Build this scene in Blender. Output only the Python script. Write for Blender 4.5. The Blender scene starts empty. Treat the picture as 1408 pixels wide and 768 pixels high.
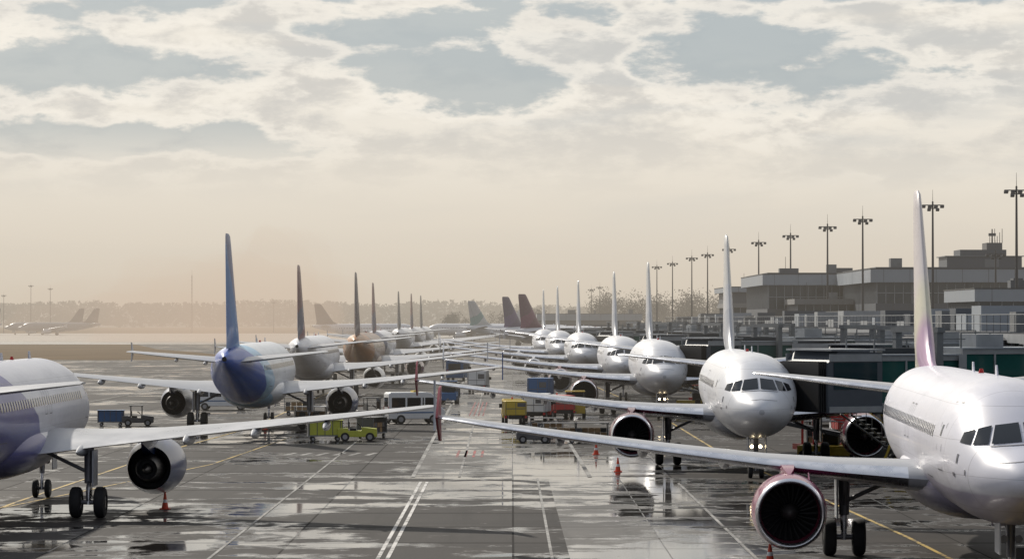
import bpy, bmesh, math, random
from math import sin, cos, pi, radians, sqrt
from mathutils import Vector, Matrix, noise
random.seed(7)
scene = bpy.context.scene
COL = scene.collection

# ------------------------------------------------------------------ materials
def mat(name, col, rough=0.5, metal=0.0, var=0.12, nscale=1.5, coat=0.0, emit=None, estr=0.0, bump=0.0, rvar=0.0, spec=None):
    m = bpy.data.materials.new(name); m.use_nodes = True
    nt = m.node_tree; N = nt.nodes; L = nt.links
    b = N['Principled BSDF']
    b.inputs['Roughness'].default_value = rough
    b.inputs['Metallic'].default_value = metal
    b.inputs['Coat Weight'].default_value = coat
    b.inputs['Coat Roughness'].default_value = 0.12
    if spec is not None: b.inputs['Specular IOR Level'].default_value = spec
    tc = N.new('ShaderNodeTexCoord')
    nz = N.new('ShaderNodeTexNoise'); nz.inputs['Scale'].default_value = nscale
    nz.inputs['Detail'].default_value = 6; nz.inputs['Roughness'].default_value = 0.6
    L.new(tc.outputs['Object'], nz.inputs['Vector'])
    mx = N.new('ShaderNodeMix'); mx.data_type = 'RGBA'
    mx.inputs[6].default_value = (*[c * (1 - var) for c in col], 1)
    mx.inputs[7].default_value = (*[min(1, c * (1 + var)) for c in col], 1)
    L.new(nz.outputs['Fac'], mx.inputs[0])
    L.new(mx.outputs[2], b.inputs['Base Color'])
    if rvar > 0:
        mr = N.new('ShaderNodeMapRange')
        mr.inputs['From Min'].default_value = 0.3; mr.inputs['From Max'].default_value = 0.7
        mr.inputs['To Min'].default_value = max(0.02, rough - rvar); mr.inputs['To Max'].default_value = rough + rvar
        L.new(nz.outputs['Fac'], mr.inputs['Value']); L.new(mr.outputs[0], b.inputs['Roughness'])
    if emit:
        b.inputs['Emission Color'].default_value = (*emit, 1)
        b.inputs['Emission Strength'].default_value = estr
    if bump > 0:
        bp = N.new('ShaderNodeBump'); bp.inputs['Strength'].default_value = bump
        bp.inputs['Distance'].default_value = 0.05
        L.new(nz.outputs['Fac'], bp.inputs['Height']); L.new(bp.outputs[0], b.inputs['Normal'])
    return m

def math_n(nt, op, a, b=None, c=None, clamp=False):
    n = nt.nodes.new('ShaderNodeMath'); n.operation = op; n.use_clamp = clamp
    for i, v in enumerate((a, b, c)):
        if v is None: continue
        if isinstance(v, (int, float)): n.inputs[i].default_value = v
        else: nt.links.new(v, n.inputs[i])
    return n.outputs[0]

def mixc(nt, fac, a, b):
    n = nt.nodes.new('ShaderNodeMix'); n.data_type = 'RGBA'
    for i, v in ((0, fac), (6, a), (7, b)):
        if isinstance(v, (int, float)): n.inputs[i].default_value = v
        elif isinstance(v, tuple): n.inputs[i].default_value = (*v, 1)
        else: nt.links.new(v, n.inputs[i])
    return n.outputs[2]

def sstep(nt, v, a, b):
    n = nt.nodes.new('ShaderNodeMapRange'); n.interpolation_type = 'SMOOTHSTEP'
    nt.links.new(v, n.inputs['Value'])
    if a <= b:
        n.inputs['From Min'].default_value = a; n.inputs['From Max'].default_value = b
    else:
        n.inputs['From Min'].default_value = b; n.inputs['From Max'].default_value = a
        n.inputs['To Min'].default_value = 1; n.inputs['To Max'].default_value = 0
    return n.outputs[0]

def noise_n(nt, vec, scale, detail=5, rough=0.55, dist=0.0):
    n = nt.nodes.new('ShaderNodeTexNoise')
    n.inputs['Scale'].default_value = scale; n.inputs['Detail'].default_value = detail
    n.inputs['Roughness'].default_value = rough; n.inputs['Distortion'].default_value = dist
    nt.links.new(vec, n.inputs['Vector']); return n.outputs['Fac']

def fuselage_mat(name, base, aft, belly=None, x0=27.0, slope=1.4, second=None, sd=5.6):
    """painted hull: base colour with coloured sweep over the rear, panel joints, grime, darker towards the belly"""
    m = bpy.data.materials.new(name); m.use_nodes = True
    nt = m.node_tree; N = nt.nodes; L = nt.links; b = N['Principled BSDF']
    tc = N.new('ShaderNodeTexCoord'); sp = N.new('ShaderNodeSeparateXYZ')
    L.new(tc.outputs['Object'], sp.inputs[0])
    X, Y, Z = sp.outputs
    col = base
    if aft:
        w = noise_n(nt, tc.outputs['Object'], 0.35, 2)
        e = math_n(nt, 'ADD', math_n(nt, 'ADD', X, math_n(nt, 'MULTIPLY', Z, -slope)), math_n(nt, 'MULTIPLY', w, 3.0))
        f = sstep(nt, e, x0 + 1.4, x0 + 1.6)
        col = mixc(nt, f, base, aft)
        if second:
            f2 = sstep(nt, e, x0 + sd, x0 + sd + .3)
            col = mixc(nt, f2, col, second)
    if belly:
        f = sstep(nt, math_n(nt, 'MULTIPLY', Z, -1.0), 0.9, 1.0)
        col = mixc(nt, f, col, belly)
    fr = math_n(nt, 'FRACT', math_n(nt, 'DIVIDE', X, 2.13))
    j = math_n(nt, 'LESS_THAN', fr, 0.014)
    fz = math_n(nt, 'FRACT', math_n(nt, 'DIVIDE', math_n(nt, 'ADD', Z, 5.0), 0.9))
    j2 = math_n(nt, 'LESS_THAN', fz, 0.018)
    jj = math_n(nt, 'MAXIMUM', j, j2)
    mp = N.new('ShaderNodeMapping'); mp.inputs['Scale'].default_value = (0.25, 1.2, 1.2)
    L.new(tc.outputs['Object'], mp.inputs[0])
    g = noise_n(nt, mp.outputs[0], 1.2, 6, 0.65)
    dirt = sstep(nt, g, 0.45, 0.8)
    col = mixc(nt, math_n(nt, 'MULTIPLY', dirt, 0.28), col, (0.30, 0.28, 0.27))
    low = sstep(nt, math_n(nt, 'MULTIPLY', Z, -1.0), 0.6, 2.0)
    col = mixc(nt, math_n(nt, 'MULTIPLY', low, 0.35), col, (0.22, 0.21, 0.22))  # hull colour mixed darker towards the belly
    col = mixc(nt, math_n(nt, 'MULTIPLY', jj, 0.4), col, (0.12, 0.12, 0.13))
    if isinstance(col, tuple): b.inputs['Base Color'].default_value = (*col, 1)
    else: L.new(col, b.inputs['Base Color'])
    r = N.new('ShaderNodeMapRange'); L.new(g, r.inputs['Value'])
    r.inputs['From Min'].default_value = 0.3; r.inputs['From Max'].default_value = 0.7
    r.inputs['To Min'].default_value = 0.30; r.inputs['To Max'].default_value = 0.48
    L.new(r.outputs[0], b.inputs['Roughness'])
    b.inputs['Coat Weight'].default_value = 0.18; b.inputs['Coat Roughness'].default_value = 0.12
    bp = N.new('ShaderNodeBump'); bp.inputs['Strength'].default_value = 0.12; bp.inputs['Distance'].default_value = 0.02
    g2 = noise_n(nt, tc.outputs['Object'], 0.9, 2)
    L.new(g2, bp.inputs['Height']); L.new(bp.outputs[0], b.inputs['Normal'])
    return m

def fin_mat(name, c1, c2, c3, k=0.5, off=0.0, soft=0.1):
    """tail-fin paint: curved bands of three colours"""
    m = bpy.data.materials.new(name); m.use_nodes = True
    nt = m.node_tree; N = nt.nodes; L = nt.links; b = N['Principled BSDF']
    tc = N.new('ShaderNodeTexCoord'); sp = N.new('ShaderNodeSeparateXYZ')
    L.new(tc.outputs['Object'], sp.inputs[0]); X, Y, Z = sp.outputs
    w = noise_n(nt, tc.outputs['Object'], 0.25, 1)
    e = math_n(nt, 'ADD', math_n(nt, 'ADD', Z, math_n(nt, 'MULTIPLY', math_n(nt, 'SUBTRACT', X, 33.0), k)), math_n(nt, 'MULTIPLY', w, 3.0))
    e = math_n(nt, 'ADD', e, off)
    col = mixc(nt, sstep(nt, e, 5 - soft, 5 + soft), c1, c2)
    col = mixc(nt, sstep(nt, e, 7.3 - soft, 7.3 + soft), col, c3)
    g = noise_n(nt, tc.outputs['Object'], 2.5, 6)
    col = mixc(nt, math_n(nt, 'MULTIPLY', sstep(nt, g, 0.45, 0.8), 0.2), col, (0.2, 0.19, 0.19))
    rd = math_n(nt, 'ABSOLUTE', math_n(nt, 'SUBTRACT', X, math_n(nt, 'ADD', math_n(nt, 'MULTIPLY', Z, 0.34), 33.9)))
    col = mixc(nt, math_n(nt, 'MULTIPLY', math_n(nt, 'LESS_THAN', rd, 0.03), 0.6), col, (0.05, 0.05, 0.05))
    L.new(col, b.inputs['Base Color'])
    b.inputs['Roughness'].default_value = 0.42; b.inputs['Coat Weight'].default_value = 0.15
    return m

WHITE = (0.64, 0.65, 0.69)
M = {}
M['wing'] = mat('wing_paint', (0.36, 0.37, 0.40), 0.34, 0.0, 0.16, 0.7, coat=0.2, rvar=0.08)
M['metal'] = mat('polished_metal', (0.66, 0.66, 0.69), 0.28, 1.0, 0.1, 2, rvar=0.06)
M['dmetal'] = mat('dark_metal', (0.12, 0.115, 0.115), 0.4, 0.8, 0.2, 3)
M['fan'] = mat('fan_blade', (0.035, 0.035, 0.04), 0.45, 0.7, 0.2, 5)
M['black'] = mat('engine_dark', (0.008, 0.008, 0.009), 0.6, 0, 0.2, 3)
M['glass'] = mat('cockpit_glass', (0.010, 0.012, 0.016), 0.06, 0, 0.1, 1)
M['cabinwin'] = mat('cabin_window', (0.03, 0.035, 0.045), 0.12, 0, 0.3, 4)
M['tyre'] = mat('tyre_rubber', (0.014, 0.014, 0.015), 0.8, 0, 0.3, 4)
M['hub'] = mat('wheel_hub', (0.30, 0.30, 0.31), 0.4, 0.5, 0.2, 4)
M['strut'] = mat('gear_strut', (0.20, 0.20, 0.22), 0.4, 0.4, 0.2, 4)
M['line'] = mat('door_outline', (0.12, 0.12, 0.14), 0.5, 0, 0.1, 2)
M['lamp'] = mat('landing_lamp', (0.9, 0.85, 0.7), 0.3, emit=(1.0, 0.8, 0.5), estr=14.0)
M['steel'] = mat('galvanised_steel', (0.16, 0.17, 0.18), 0.5, 0.3, 0.3, 1.5)
M['lsteel'] = mat('painted_steel', (0.27, 0.285, 0.30), 0.5, 0.0, 0.3, 1.5)
M['dsteel'] = mat('dark_steel', (0.045, 0.05, 0.056), 0.5, 0.3, 0.3, 1.5)
M['tealglass'] = mat('tinted_glass', (0.018, 0.085, 0.078), 0.1, 0, 0.35, 0.5)
M['darkglass'] = mat('window_glass', (0.02, 0.035, 0.045), 0.08, 0, 0.5, 0.4)
M['conc'] = mat('concrete', (0.19, 0.19, 0.19), 0.8, 0, 0.2, 0.5)
M['panel'] = mat('facade_panel', (0.29, 0.32, 0.355), 0.5, 0, 0.12, 0.5, rvar=0.1)
M['dpanel'] = mat('dark_facade_panel', (0.07, 0.082, 0.10), 0.55, 0, 0.2, 0.5)
M['roof'] = mat('roof_membrane', (0.10, 0.10, 0.105), 0.8, 0, 0.3, 0.4)
M['yellow'] = mat('yellow_paint', (0.50, 0.36, 0.03), 0.4, 0, 0.2, 2)
M['lime'] = mat('lime_yellow_paint', (0.42, 0.44, 0.05), 0.4, 0, 0.2, 2)
M['vwhite'] = mat('vehicle_white', (0.68, 0.69, 0.70), 0.35, 0, 0.15, 1.5, coat=0.3)
M['vred'] = mat('vehicle_red', (0.42, 0.03, 0.025), 0.4, 0, 0.2, 2)
M['vblue'] = mat('vehicle_blue', (0.02, 0.10, 0.26), 0.4, 0, 0.2, 2)
M['vtan'] = mat('luggage_tan', (0.24, 0.15, 0.07), 0.7, 0, 0.4, 3)
M['vgrey'] = mat('vehicle_grey', (0.09, 0.09, 0.095), 0.5, 0, 0.3, 2)
M['orange'] = mat('cone_orange', (0.60, 0.06, 0.02), 0.5, 0, 0.1, 2)
M['tail_light'] = mat('red_reflector', (0.4, 0.01, 0.01), 0.3)
M['pole'] = mat('mast_steel', (0.05, 0.05, 0.055), 0.5, 0.3, 0.2, 1)
M['leaf'] = mat('tree_foliage', (0.045, 0.042, 0.035), 0.8, 0, 0.5, 0.1)
M['bark'] = mat('tree_bark', (0.05, 0.04, 0.035), 0.9, 0, 0.3, 1)

# ------------------------------------------------------------------ mesh builder
class B:
    def __init__(s): s.v = []; s.f = []; s.m = []; s.mats = []
    def mi(s, m):
        if isinstance(m, str): m = M[m]
        if m not in s.mats: s.mats.append(m)
        return s.mats.index(m)
    def add(s, vs, fs, m):
        o = len(s.v); s.v += [tuple(p) for p in vs]; k = s.mi(m)
        for f in fs: s.f.append([i + o for i in f]); s.m.append(k)
    def box(s, x0, x1, y0, y1, z0, z1, m, mtx=None):
        vs = [Vector((x, y, z)) for z in (z0, z1) for y in (y0, y1) for x in (x0, x1)]
        if mtx: vs = [mtx @ v for v in vs]
        s.add(vs, [(0, 2, 3, 1), (4, 5, 7, 6), (0, 1, 5, 4), (2, 6, 7, 3), (0, 4, 6, 2), (1, 3, 7, 5)], m)
    def ext(s, prof, y0, y1, m, mtx=None):
        n = len(prof)
        vs = [Vector((p[0], y0, p[1])) for p in prof] + [Vector((p[0], y1, p[1])) for p in prof]
        if mtx: vs = [mtx @ v for v in vs]
        fs = [tuple(range(n)), tuple(range(2 * n - 1, n - 1, -1))] + [(i, i + n, (i + 1) % n + n, (i + 1) % n) for i in range(n)]
        s.add(vs, fs, m)
    def cyl(s, p0, p1, r0, r1, m, n=12, caps=True):
        p0 = Vector(p0); p1 = Vector(p1); d = (p1 - p0).normalized()
        u = d.orthogonal().normalized(); w = d.cross(u)
        a = [p0 + (u * cos(2 * pi * i / n) + w * sin(2 * pi * i / n)) * r0 for i in range(n)]
        b = [p1 + (u * cos(2 * pi * i / n) + w * sin(2 * pi * i / n)) * r1 for i in range(n)]
        s.add(a + b, [(i, (i + 1) % n, (i + 1) % n + n, i + n) for i in range(n)], m)
        if caps:
            s.add(a, [tuple(range(n - 1, -1, -1))], m); s.add(b, [tuple(range(n))], m)
    def loft(s, rings, m, close=True, cap0=False, cap1=False):
        n = len(rings[0]); vs = [p for r in rings for p in r]; fs = []
        for k in range(len(rings) - 1):
            for i in range(n if close else n - 1):
                j = (i + 1) % n
                fs.append((k * n + i, k * n + j, (k + 1) * n + j, (k + 1) * n + i))
        if cap0: fs.append(tuple(range(n - 1, -1, -1)))
        if cap1: fs.append(tuple(range((len(rings) - 1) * n, len(rings) * n)))
        s.add(vs, fs, m)
    def lathe(s, prof, c, m, n=40):
        s.loft([[(c[0] + x, c[1] + r * cos(2 * pi * i / n), c[2] + r * sin(2 * pi * i / n)) for i in range(n)] for x, r in prof], m)
    def mesh(s, name, smooth=True, recalc=True, angle=38):
        me = bpy.data.meshes.new(name); me.from_pydata(s.v, [], s.f)
        for m in s.mats: me.materials.append(m)
        me.polygons.foreach_set('material_index', s.m)
        me.update()
        if recalc:
            bm = bmesh.new(); bm.from_mesh(me); bmesh.ops.recalc_face_normals(bm, faces=bm.faces); bm.to_mesh(me); bm.free()
        if smooth:
            me.shade_smooth()
            try: me.set_sharp_from_angle(angle=radians(angle))
            except Exception: pass
        return me
    def obj(s, name, parent=None, smooth=True, bevel=0.0, angle=38):
        o = bpy.data.objects.new(name, s.mesh(name, smooth, angle=angle)); COL.objects.link(o)
        if parent: o.parent = parent
        if bevel:
            md = o.modifiers.new('bevel', 'BEVEL'); md.width = bevel; md.segments = 2; md.limit_method = 'ANGLE'
            md.angle_limit = radians(40)
        return o

def empty(name, loc=(0, 0, 0), rz=0.0, sc=1.0):
    e = bpy.data.objects.new(name, None); COL.objects.link(e)
    e.location = loc; e.rotation_euler = (0, 0, rz); e.empty_display_size = 0.5; e.scale = (sc, sc, sc)
    return e

# ------------------------------------------------------------------ airliner template (x aft from nose, z 0 = hull axis, ground z=-3.85)
GZ = -3.85
TAB = [  # x, top, bottom, half width
 (0, -.60, -.61, .01), (.04, -.45, -.76, .17), (.15, -.32, -.90, .33), (.35, -.16, -1.03, .52), (.7, .02, -1.20, .77), (1.1, .17, -1.34, 1.0),
 (1.6, .34, -1.50, 1.24), (2.05, .60, -1.62, 1.41), (2.5, .86, -1.72, 1.55), (3.2, 1.25, -1.84, 1.72), (4.2, 1.68, -1.93, 1.87), (5.4, 1.93, -1.99, 1.95), (7, 2.03, -2.03, 1.98),
 (12, 2.03, -2.03, 1.98), (18, 2.03, -2.03, 1.98), (23, 2.03, -2.0, 1.98), (25.5, 2.02, -1.82, 1.95), (28, 2.0, -1.45, 1.82),
 (30.5, 1.95, -.95, 1.55), (33, 1.86, -.38, 1.17), (35, 1.74, .12, .82), (36.6, 1.6, .55, .5), (37.4, 1.46, .82, .28), (37.6, 1.36, .95, .15)]
def herm(k, x):
    xs = [t[0] for t in TAB]; n = len(xs)
    if x <= 0: return TAB[0][k]
    if x >= xs[-1]: return TAB[-1][k]
    i = max(j for j in range(n - 1) if xs[j] <= x)
    def sl(j): return (TAB[j + 1][k] - TAB[j][k]) / (xs[j + 1] - xs[j])
    def tan(j):
        if j == 0: return sl(0)
        if j == n - 1: return sl(n - 2)
        a, b = sl(j - 1), sl(j)
        if a * b <= 0: return 0
        return 2 * a * b / (a + b)
    h = xs[i + 1] - xs[i]; t = (x - xs[i]) / h
    p0, p1 = TAB[i][k], TAB[i + 1][k]; m0, m1 = tan(i) * h, tan(i + 1) * h
    return (2 * t**3 - 3 * t**2 + 1) * p0 + (t**3 - 2 * t**2 + t) * m0 + (-2 * t**3 + 3 * t**2) * p1 + (t**3 - t**2) * m1
def hull(x):
    a, b, c = herm(1, x), herm(2, x), herm(3, x)
    return (a + b) / 2, (a - b) / 2, c
def solve_x(y, z):
    lo, hi = 0.02, 7.0
    for _ in range(40):
        mid = (lo + hi) / 2; zc, rz, ry = hull(mid)
        if (y / ry)**2 + ((z - zc) / rz)**2 > 1: lo = mid
        else: hi = mid
    return (lo + hi) / 2
def side_y(x, z):
    zc, rz, ry = hull(x); return ry * sqrt(max(0, 1 - ((z - zc) / rz)**2))

def build_template():
    T = {}
    b = B(); xs = [0.0, .015, .04, .09, .15, .24, .35, .5]
    x = .7
    while x < 7: xs.append(x); x += .22
    while x < 23: xs.append(x); x += 1.0
    while x < 37.5: xs.append(x); x += .5
    xs.append(37.6); n = 56; rings = []
    for x in xs:
        zc, rz, ry = hull(x)
        rings.append([(x, ry * sin(2 * pi * i / n), zc + rz * cos(2 * pi * i / n)) for i in range(n)])
    b.loft(rings, M['wing'], cap0=True, cap1=True)   # slot 0 : hull paint
    rings = []
    for k in range(25):
        t = k / 24; x = 10.6 + 11.6 * t; q = max(0.0, 1 - abs(2 * t - 1)**3.2)**.5
        rings.append([(x, (0.5 + 1.62 * q) * sin(2 * pi * i / 32), -1.25 + (0.35 + .85 * q) * cos(2 * pi * i / 32)) for i in range(32)])
    b.loft(rings, M['wing'], cap0=True, cap1=True)
    b.cyl((37.4, 0, 1.17), (37.75, 0, 1.19), .17, .14, 'black', 12)
    for x in (8.0, 14.5): b.ext([(x, 2.0), (x + .55, 2.0), (x + .5, 2.33), (x + .25, 2.33)], -.02, .02, 'wing')
    b.ext([(9.5, -2.33), (9.7, -2.33), (9.9, -2.0), (9.4, -2.0)], -.02, .02, 'wing')
    b.cyl((12.5, 0, 2.02), (12.5, 0, 2.16), .09, .05, 'tail_light', 10)
    T['fuselage'] = b.mesh('fuselage')
    b = B()
    def nosepatch(c, m, off=.014):
        g = 6
        for sgn in (1, -1):
            vs = []
            for i in range(g + 1):
                for j in range(g + 1):
                    u, w = i / g, j / g
                    y = (1-u)*(1-w)*c[0][0] + u*(1-w)*c[1][0] + u*w*c[2][0] + (1-u)*w*c[3][0]
                    z = (1-u)*(1-w)*c[0][1] + u*(1-w)*c[1][1] + u*w*c[2][1] + (1-u)*w*c[3][1]
                    x = solve_x(y, z)
                    vs.append((x - off, sgn * (y + off * .6), z + off))
            fs = [(i * (g + 1) + j, (i + 1) * (g + 1) + j, (i + 1) * (g + 1) + j + 1, i * (g + 1) + j + 1) for i in range(g) for j in range(g)]
            if sgn < 0: fs = [f[::-1] for f in fs]
            b.add(vs, fs, m)
    nosepatch([(.05, .42), (.82, .35), (.66, .82), (.05, .90)], 'glass')
    nosepatch([(.90, .34), (1.27, .30), (1.08, .72), (.74, .81)], 'glass')
    nosepatch([(1.33, .30), (1.55, .34), (1.42, .60), (1.15, .70)], 'glass')
    nosepatch([(.0, .34), (.86, .28), (.86, .30), (.0, .365)], 'line', .008)
    nosepatch([(.0, -.02), (.75, -.1), (.75, -.115), (.0, -.035)], 'line', .006)
    def spatch(x0, x1, z0, z1, m, off=.012):
        for sgn in (1, -1):
            vs = []; g = 3
            for i in range(2):
                for j in range(g + 1):
                    x = (x0, x1)[i]; z = z0 + (z1 - z0) * j / g
                    vs.append((x, sgn * (side_y(x, z) + off), z))
            fs = [(j, g + 1 + j, g + 2 + j, j + 1) for j in range(g)]
            if sgn > 0: fs = [f[::-1] for f in fs]
            b.add(vs, fs, m)
    x = 6.9
    while x < 29.2:
        if not (15.1 < x < 15.3): spatch(x, x + .23, .36, .68, 'cabinwin')
        x += .533
    for x0, x1, z0, z1 in ((4.75, 5.6, -.5, 1.38), (29.6, 30.3, -.3, 1.32), (14.9, 15.45, .0, 1.05), (16.0, 16.55, .0, 1.05), (8.4, 10.2, -1.75, -.85), (24.0, 25.7, -1.55, -.75)):
        w = .035
        spatch(x0, x0 + w, z0, z1, 'line'); spatch(x1 - w, x1, z0, z1, 'line')
        spatch(x0 + w, x1 - w, z0, z0 + w, 'line'); spatch(x0 + w, x1 - w, z1 - w, z1, 'line')
    spatch(5.1, 5.28, .45, .75, 'cabinwin')
    spatch(2.9, 3.0, -.2, .05, 'line'); spatch(3.1, 3.3, -.55, -.45, 'line'); spatch(2.3, 2.36, -.5, -.35, 'line')
    T['windows'] = b.mesh('windows', recalc=False)
    def foil(le, chord, tc, y, z, tw=0.0, axis='y', n=12):
        pts = []
        ts = [0.5 * (1 - cos(pi * i / n)) for i in range(n + 1)]
        def th(t): return 5 * tc * (.2969 * sqrt(t) - .126 * t - .3516 * t * t + .2843 * t**3 - .1030 * t**4)
        for t in ts[::-1]: pts.append((t, th(t)))
        for t in ts[1:-1]: pts.append((t, -th(t)))
        out = []
        for t, h in pts:
            cam = 0.02 * 4 * t * (1 - t) if axis == 'y' else 0
            hh = (h + cam) * chord; dz = -(t - .4) * chord * math.tan(tw)
            if axis == 'y': out.append((le + t * chord, y, z + hh + dz))
            else: out.append((le + t * chord, y + hh, z))
        return out
    b = B()
    secs = [(1.2, 11.5, 7.4, .145, -1.30, .05), (2.2, 12.05, 6.6, .14, -1.22, .045), (4.2, 13.1, 5.35, .125, -1.05, .03), (6.4, 14.25, 4.1, .118, -.84, .02),
            (9.5, 15.87, 3.2, .112, -.50, .005), (12.5, 17.43, 2.45, .108, -.15, -.01), (15.2, 18.85, 1.8, .105, .18, -.02), (16.7, 19.65, 1.42, .10, .38, -.02), (16.95, 19.95, 1.1, .06, .42, -.02)]
    for sg in (1, -1):
        rr = [foil(s[1], s[2], s[3], s[0] * sg, s[4], s[5]) for s in secs]
        n = len(rr[0]); nn = 12
        vs = [p for r in rr for p in r]
        for k in range(len(rr) - 1):
            for i in range(n):
                j = (i + 1) % n
                le = min(abs(i - nn), abs(i + 1 - nn)) <= 1
                f = (k * n + i, k * n + j, (k + 1) * n + j, (k + 1) * n + i)
                b.f.append([q + len(b.v) for q in f]); b.m.append(b.mi('metal' if le and k > 0 else 'wing'))
        b.v += vs
        b.add(rr[-1], [tuple(range(n))], 'wing')
        for y, x0, x1, r in ((7.6, 16.0, 19.6, .20), (10.2, 17.1, 20.3, .18), (12.9, 18.1, 20.9, .15), (3.6, 15.6, 19.5, .2)):
            zc = -1.30 + (y - 1.2) * .105 - .22
            ring = []
            for k in range(11):
                t = k / 10; q = max(0.03, sin(pi * t**.8)**.7)
                ring.append([(x0 + (x1 - x0) * t, sg * y + r * q * sin(2 * pi * i / 12), zc - .06 * t + r * 1.25 * q * cos(2 * pi * i / 12)) for i in range(12)])
            b.loft(ring, 'wing', cap0=True, cap1=True)
        for y, xx, zz in ((14.6, 20.55, .05), (15.6, 20.75, .18)): b.cyl((xx, sg * y, zz), (xx + .3, sg * y, zz), .015, .01, 'black', 5)
    T['wings'] = b.mesh('wings')
    b = B()
    for sg in (1, -1):
        y = 16.97 * sg
        b.ext([(19.75, .42), (20.9, 1.35), (21.5, 1.42), (21.25, .42), (21.5, -.42), (20.95, -.38)], y - .035, y + .035, 'vred')
    T['wingtips'] = b.mesh('wingtips')
    b = B()
    for sg in (1, -1):
        rr = [foil(31.0, 4.1, .10, .3 * sg, .95), foil(31.5, 3.75, .10, 1.0 * sg, 1.02), foil(34.6, 1.5, .09, 6.0 * sg, 1.58), foil(34.95, 1.1, .05, 6.22 * sg, 1.6)]
        n = len(rr[0]); vs = [p for r in rr for p in r]
        for k in range(3):
            for i in range(n):
                j = (i + 1) % n; le = min(abs(i - 12), abs(i + 1 - 12)) <= 1
                b.f.append([q + len(b.v) for q in (k * n + i, k * n + j, (k + 1) * n + j, (k + 1) * n + i)]); b.m.append(b.mi('metal' if le else 'wing'))
        b.v += vs; b.add(rr[-1], [tuple(range(n))], 'wing')
    T['tailplane'] = b.mesh('tailplane')
    b = B()
    rr = [foil(27.6, 8.9, .035, 0, 1.80, axis='z'), foil(29.4, 7.0, .075, 0, 2.15, axis='z'), foil(30.5, 5.75, .11, 0, 2.7, axis='z'), foil(31.2, 5.2, .11, 0, 3.5, axis='z'), foil(34.3, 2.75, .105, 0, 7.8, axis='z'),
          foil(34.75, 2.3, .10, 0, 8.35, axis='z'), foil(35.1, 1.8, .05, 0, 8.5, axis='z')]
    b.loft(rr, M['fan'], cap1=True)
    T['fin'] = b.mesh('fin')
    b = B(); n = 44
    b.mi('wing'); b.mi('metal')
    for sg in (1, -1):
        c = (11.2, 5.75 * sg, -2.12)
        b.lathe([(.16, 1.045), (.5, 1.10), (1.0, 1.13), (1.8, 1.12), (2.6, 1.03), (3.2, .93), (3.7, .84)], c, 'wing', n)
        b.lathe([(.30, .89), (.12, .90), (.03, .935), (0, .97), (.04, 1.01), (.16, 1.045)], c, 'metal', n)
        b.lathe([(.95, .86), (.60, .86), (.30, .89)], c, 'vred', n)
        b.lathe([(3.7, .84), (3.6, .80), (2.8, .82)], c, 'dmetal', n)
        b.lathe([(2.8, .82), (2.8, .4)], c, 'black', n)
        b.lathe([(2.8, .60), (3.4, .60), (4.1, .48), (4.5, .40), (4.48, .37), (4.2, .38)], c, 'dmetal', n)
        b.lathe([(4.2, .38), (4.2, .1)], c, 'black', n)
        b.lathe([(4.2, .22), (4.7, .16), (5.1, .02)], c, 'dmetal', 24)
        b.lathe([(1.05, .86), (1.05, .01)], c, 'black', n)
        b.lathe([(.52, .01), (.58, .09), (.75, .2), (.95, .27), (1.04, .27)], c, 'dmetal', 24)
        for k in range(26):
            a0 = 2 * pi * k / 26; vs = []
            for q in range(4):
                r = .25 + (.85 - .25) * q / 3; tw = .35 + .5 * q / 3; wd = .14 + .05 * q / 3
                for e in (-1, 1):
                    a = a0 + e * wd * sin(tw) / r * .5 - .12 * q / 3; xx = .9 + e * wd * cos(tw) * .5
                    vs.append((c[0] + xx, c[1] + r * cos(a), c[2] + r * sin(a)))
            b.add(vs, [(2 * q, 2 * q + 1, 2 * q + 3, 2 * q + 2) for q in range(3)], 'fan')
        y = 5.75 * sg; rings = []
        for (x, w, z0, z1) in ((12.0, .03, -1.1, -1.0), (12.6, .16, -1.15, -.85), (13.6, .2, -1.3, -.78), (15.0, .2, -1.6, -.85), (16.2, .14, -1.35, -.95), (17.2, .03, -1.1, -1.02)):
            rings.append([(x, y - w, z0), (x, y + w, z0), (x, y + w, z1), (x, y - w, z1)])
        b.loft(rings, 'wing', cap0=True, cap1=True)
        b.ext([(12.1, -1.35), (13.2, -1.0), (13.4, -1.3), (13.3, -1.45)], y - sg * .62 - .015, y - sg * .62 + .015, 'wing')
    T['engines'] = b.mesh('engines')
    b = B()
    def wheel(x, y, z, r, w):
        prof = [(-w / 2, r * .5), (-w / 2, r * .82), (-w * .38, r * .96), (-w * .2, r), (w * .2, r), (w * .38, r * .96), (w / 2, r * .82), (w / 2, r * .5)]
        nn = 28
        b.loft([[(x + rr * cos(2 * pi * i / nn), y + o, z + rr * sin(2 * pi * i / nn)) for i in range(nn)] for o, rr in prof], 'tyre')
        b.cyl((x, y - w * .42, z), (x, y + w * .42, z), r * .52, r * .52, 'hub', 18)
        b.cyl((x, y - w * .47, z), (x, y + w * .47, z), r * .2, r * .2, 'dmetal', 10)
    for sg in (1, -1):
        y = 3.8 * sg
        for o in (-.46, .46): wheel(17.7, y + o, GZ + .585, .585, .42)
        b.cyl((17.7, y - .6, GZ + .585), (17.7, y + .6, GZ + .585), .09, .09, 'strut', 10)
        b.cyl((17.7, y, GZ + .5), (17.65, y, GZ + 1.35), .10, .10, 'metal', 12)
        b.cyl((17.65, y, GZ + 1.3), (17.5, y, -1.2), .16, .19, 'strut', 14)
        b.cyl((17.6, y, GZ + 1.7), (17.5, y - sg * 1.7, -1.35), .07, .07, 'strut', 8)
        b.cyl((17.6, y, GZ + 1.45), (16.9, y, -1.3), .05, .05, 'strut', 8)
        b.cyl((18.0, y, GZ + .65), (18.12, y, GZ + 1.0), .04, .04, 'strut', 6)
        b.cyl((18.12, y, GZ + 1.0), (17.75, y, GZ + 1.4), .04, .04, 'strut', 6)
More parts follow.
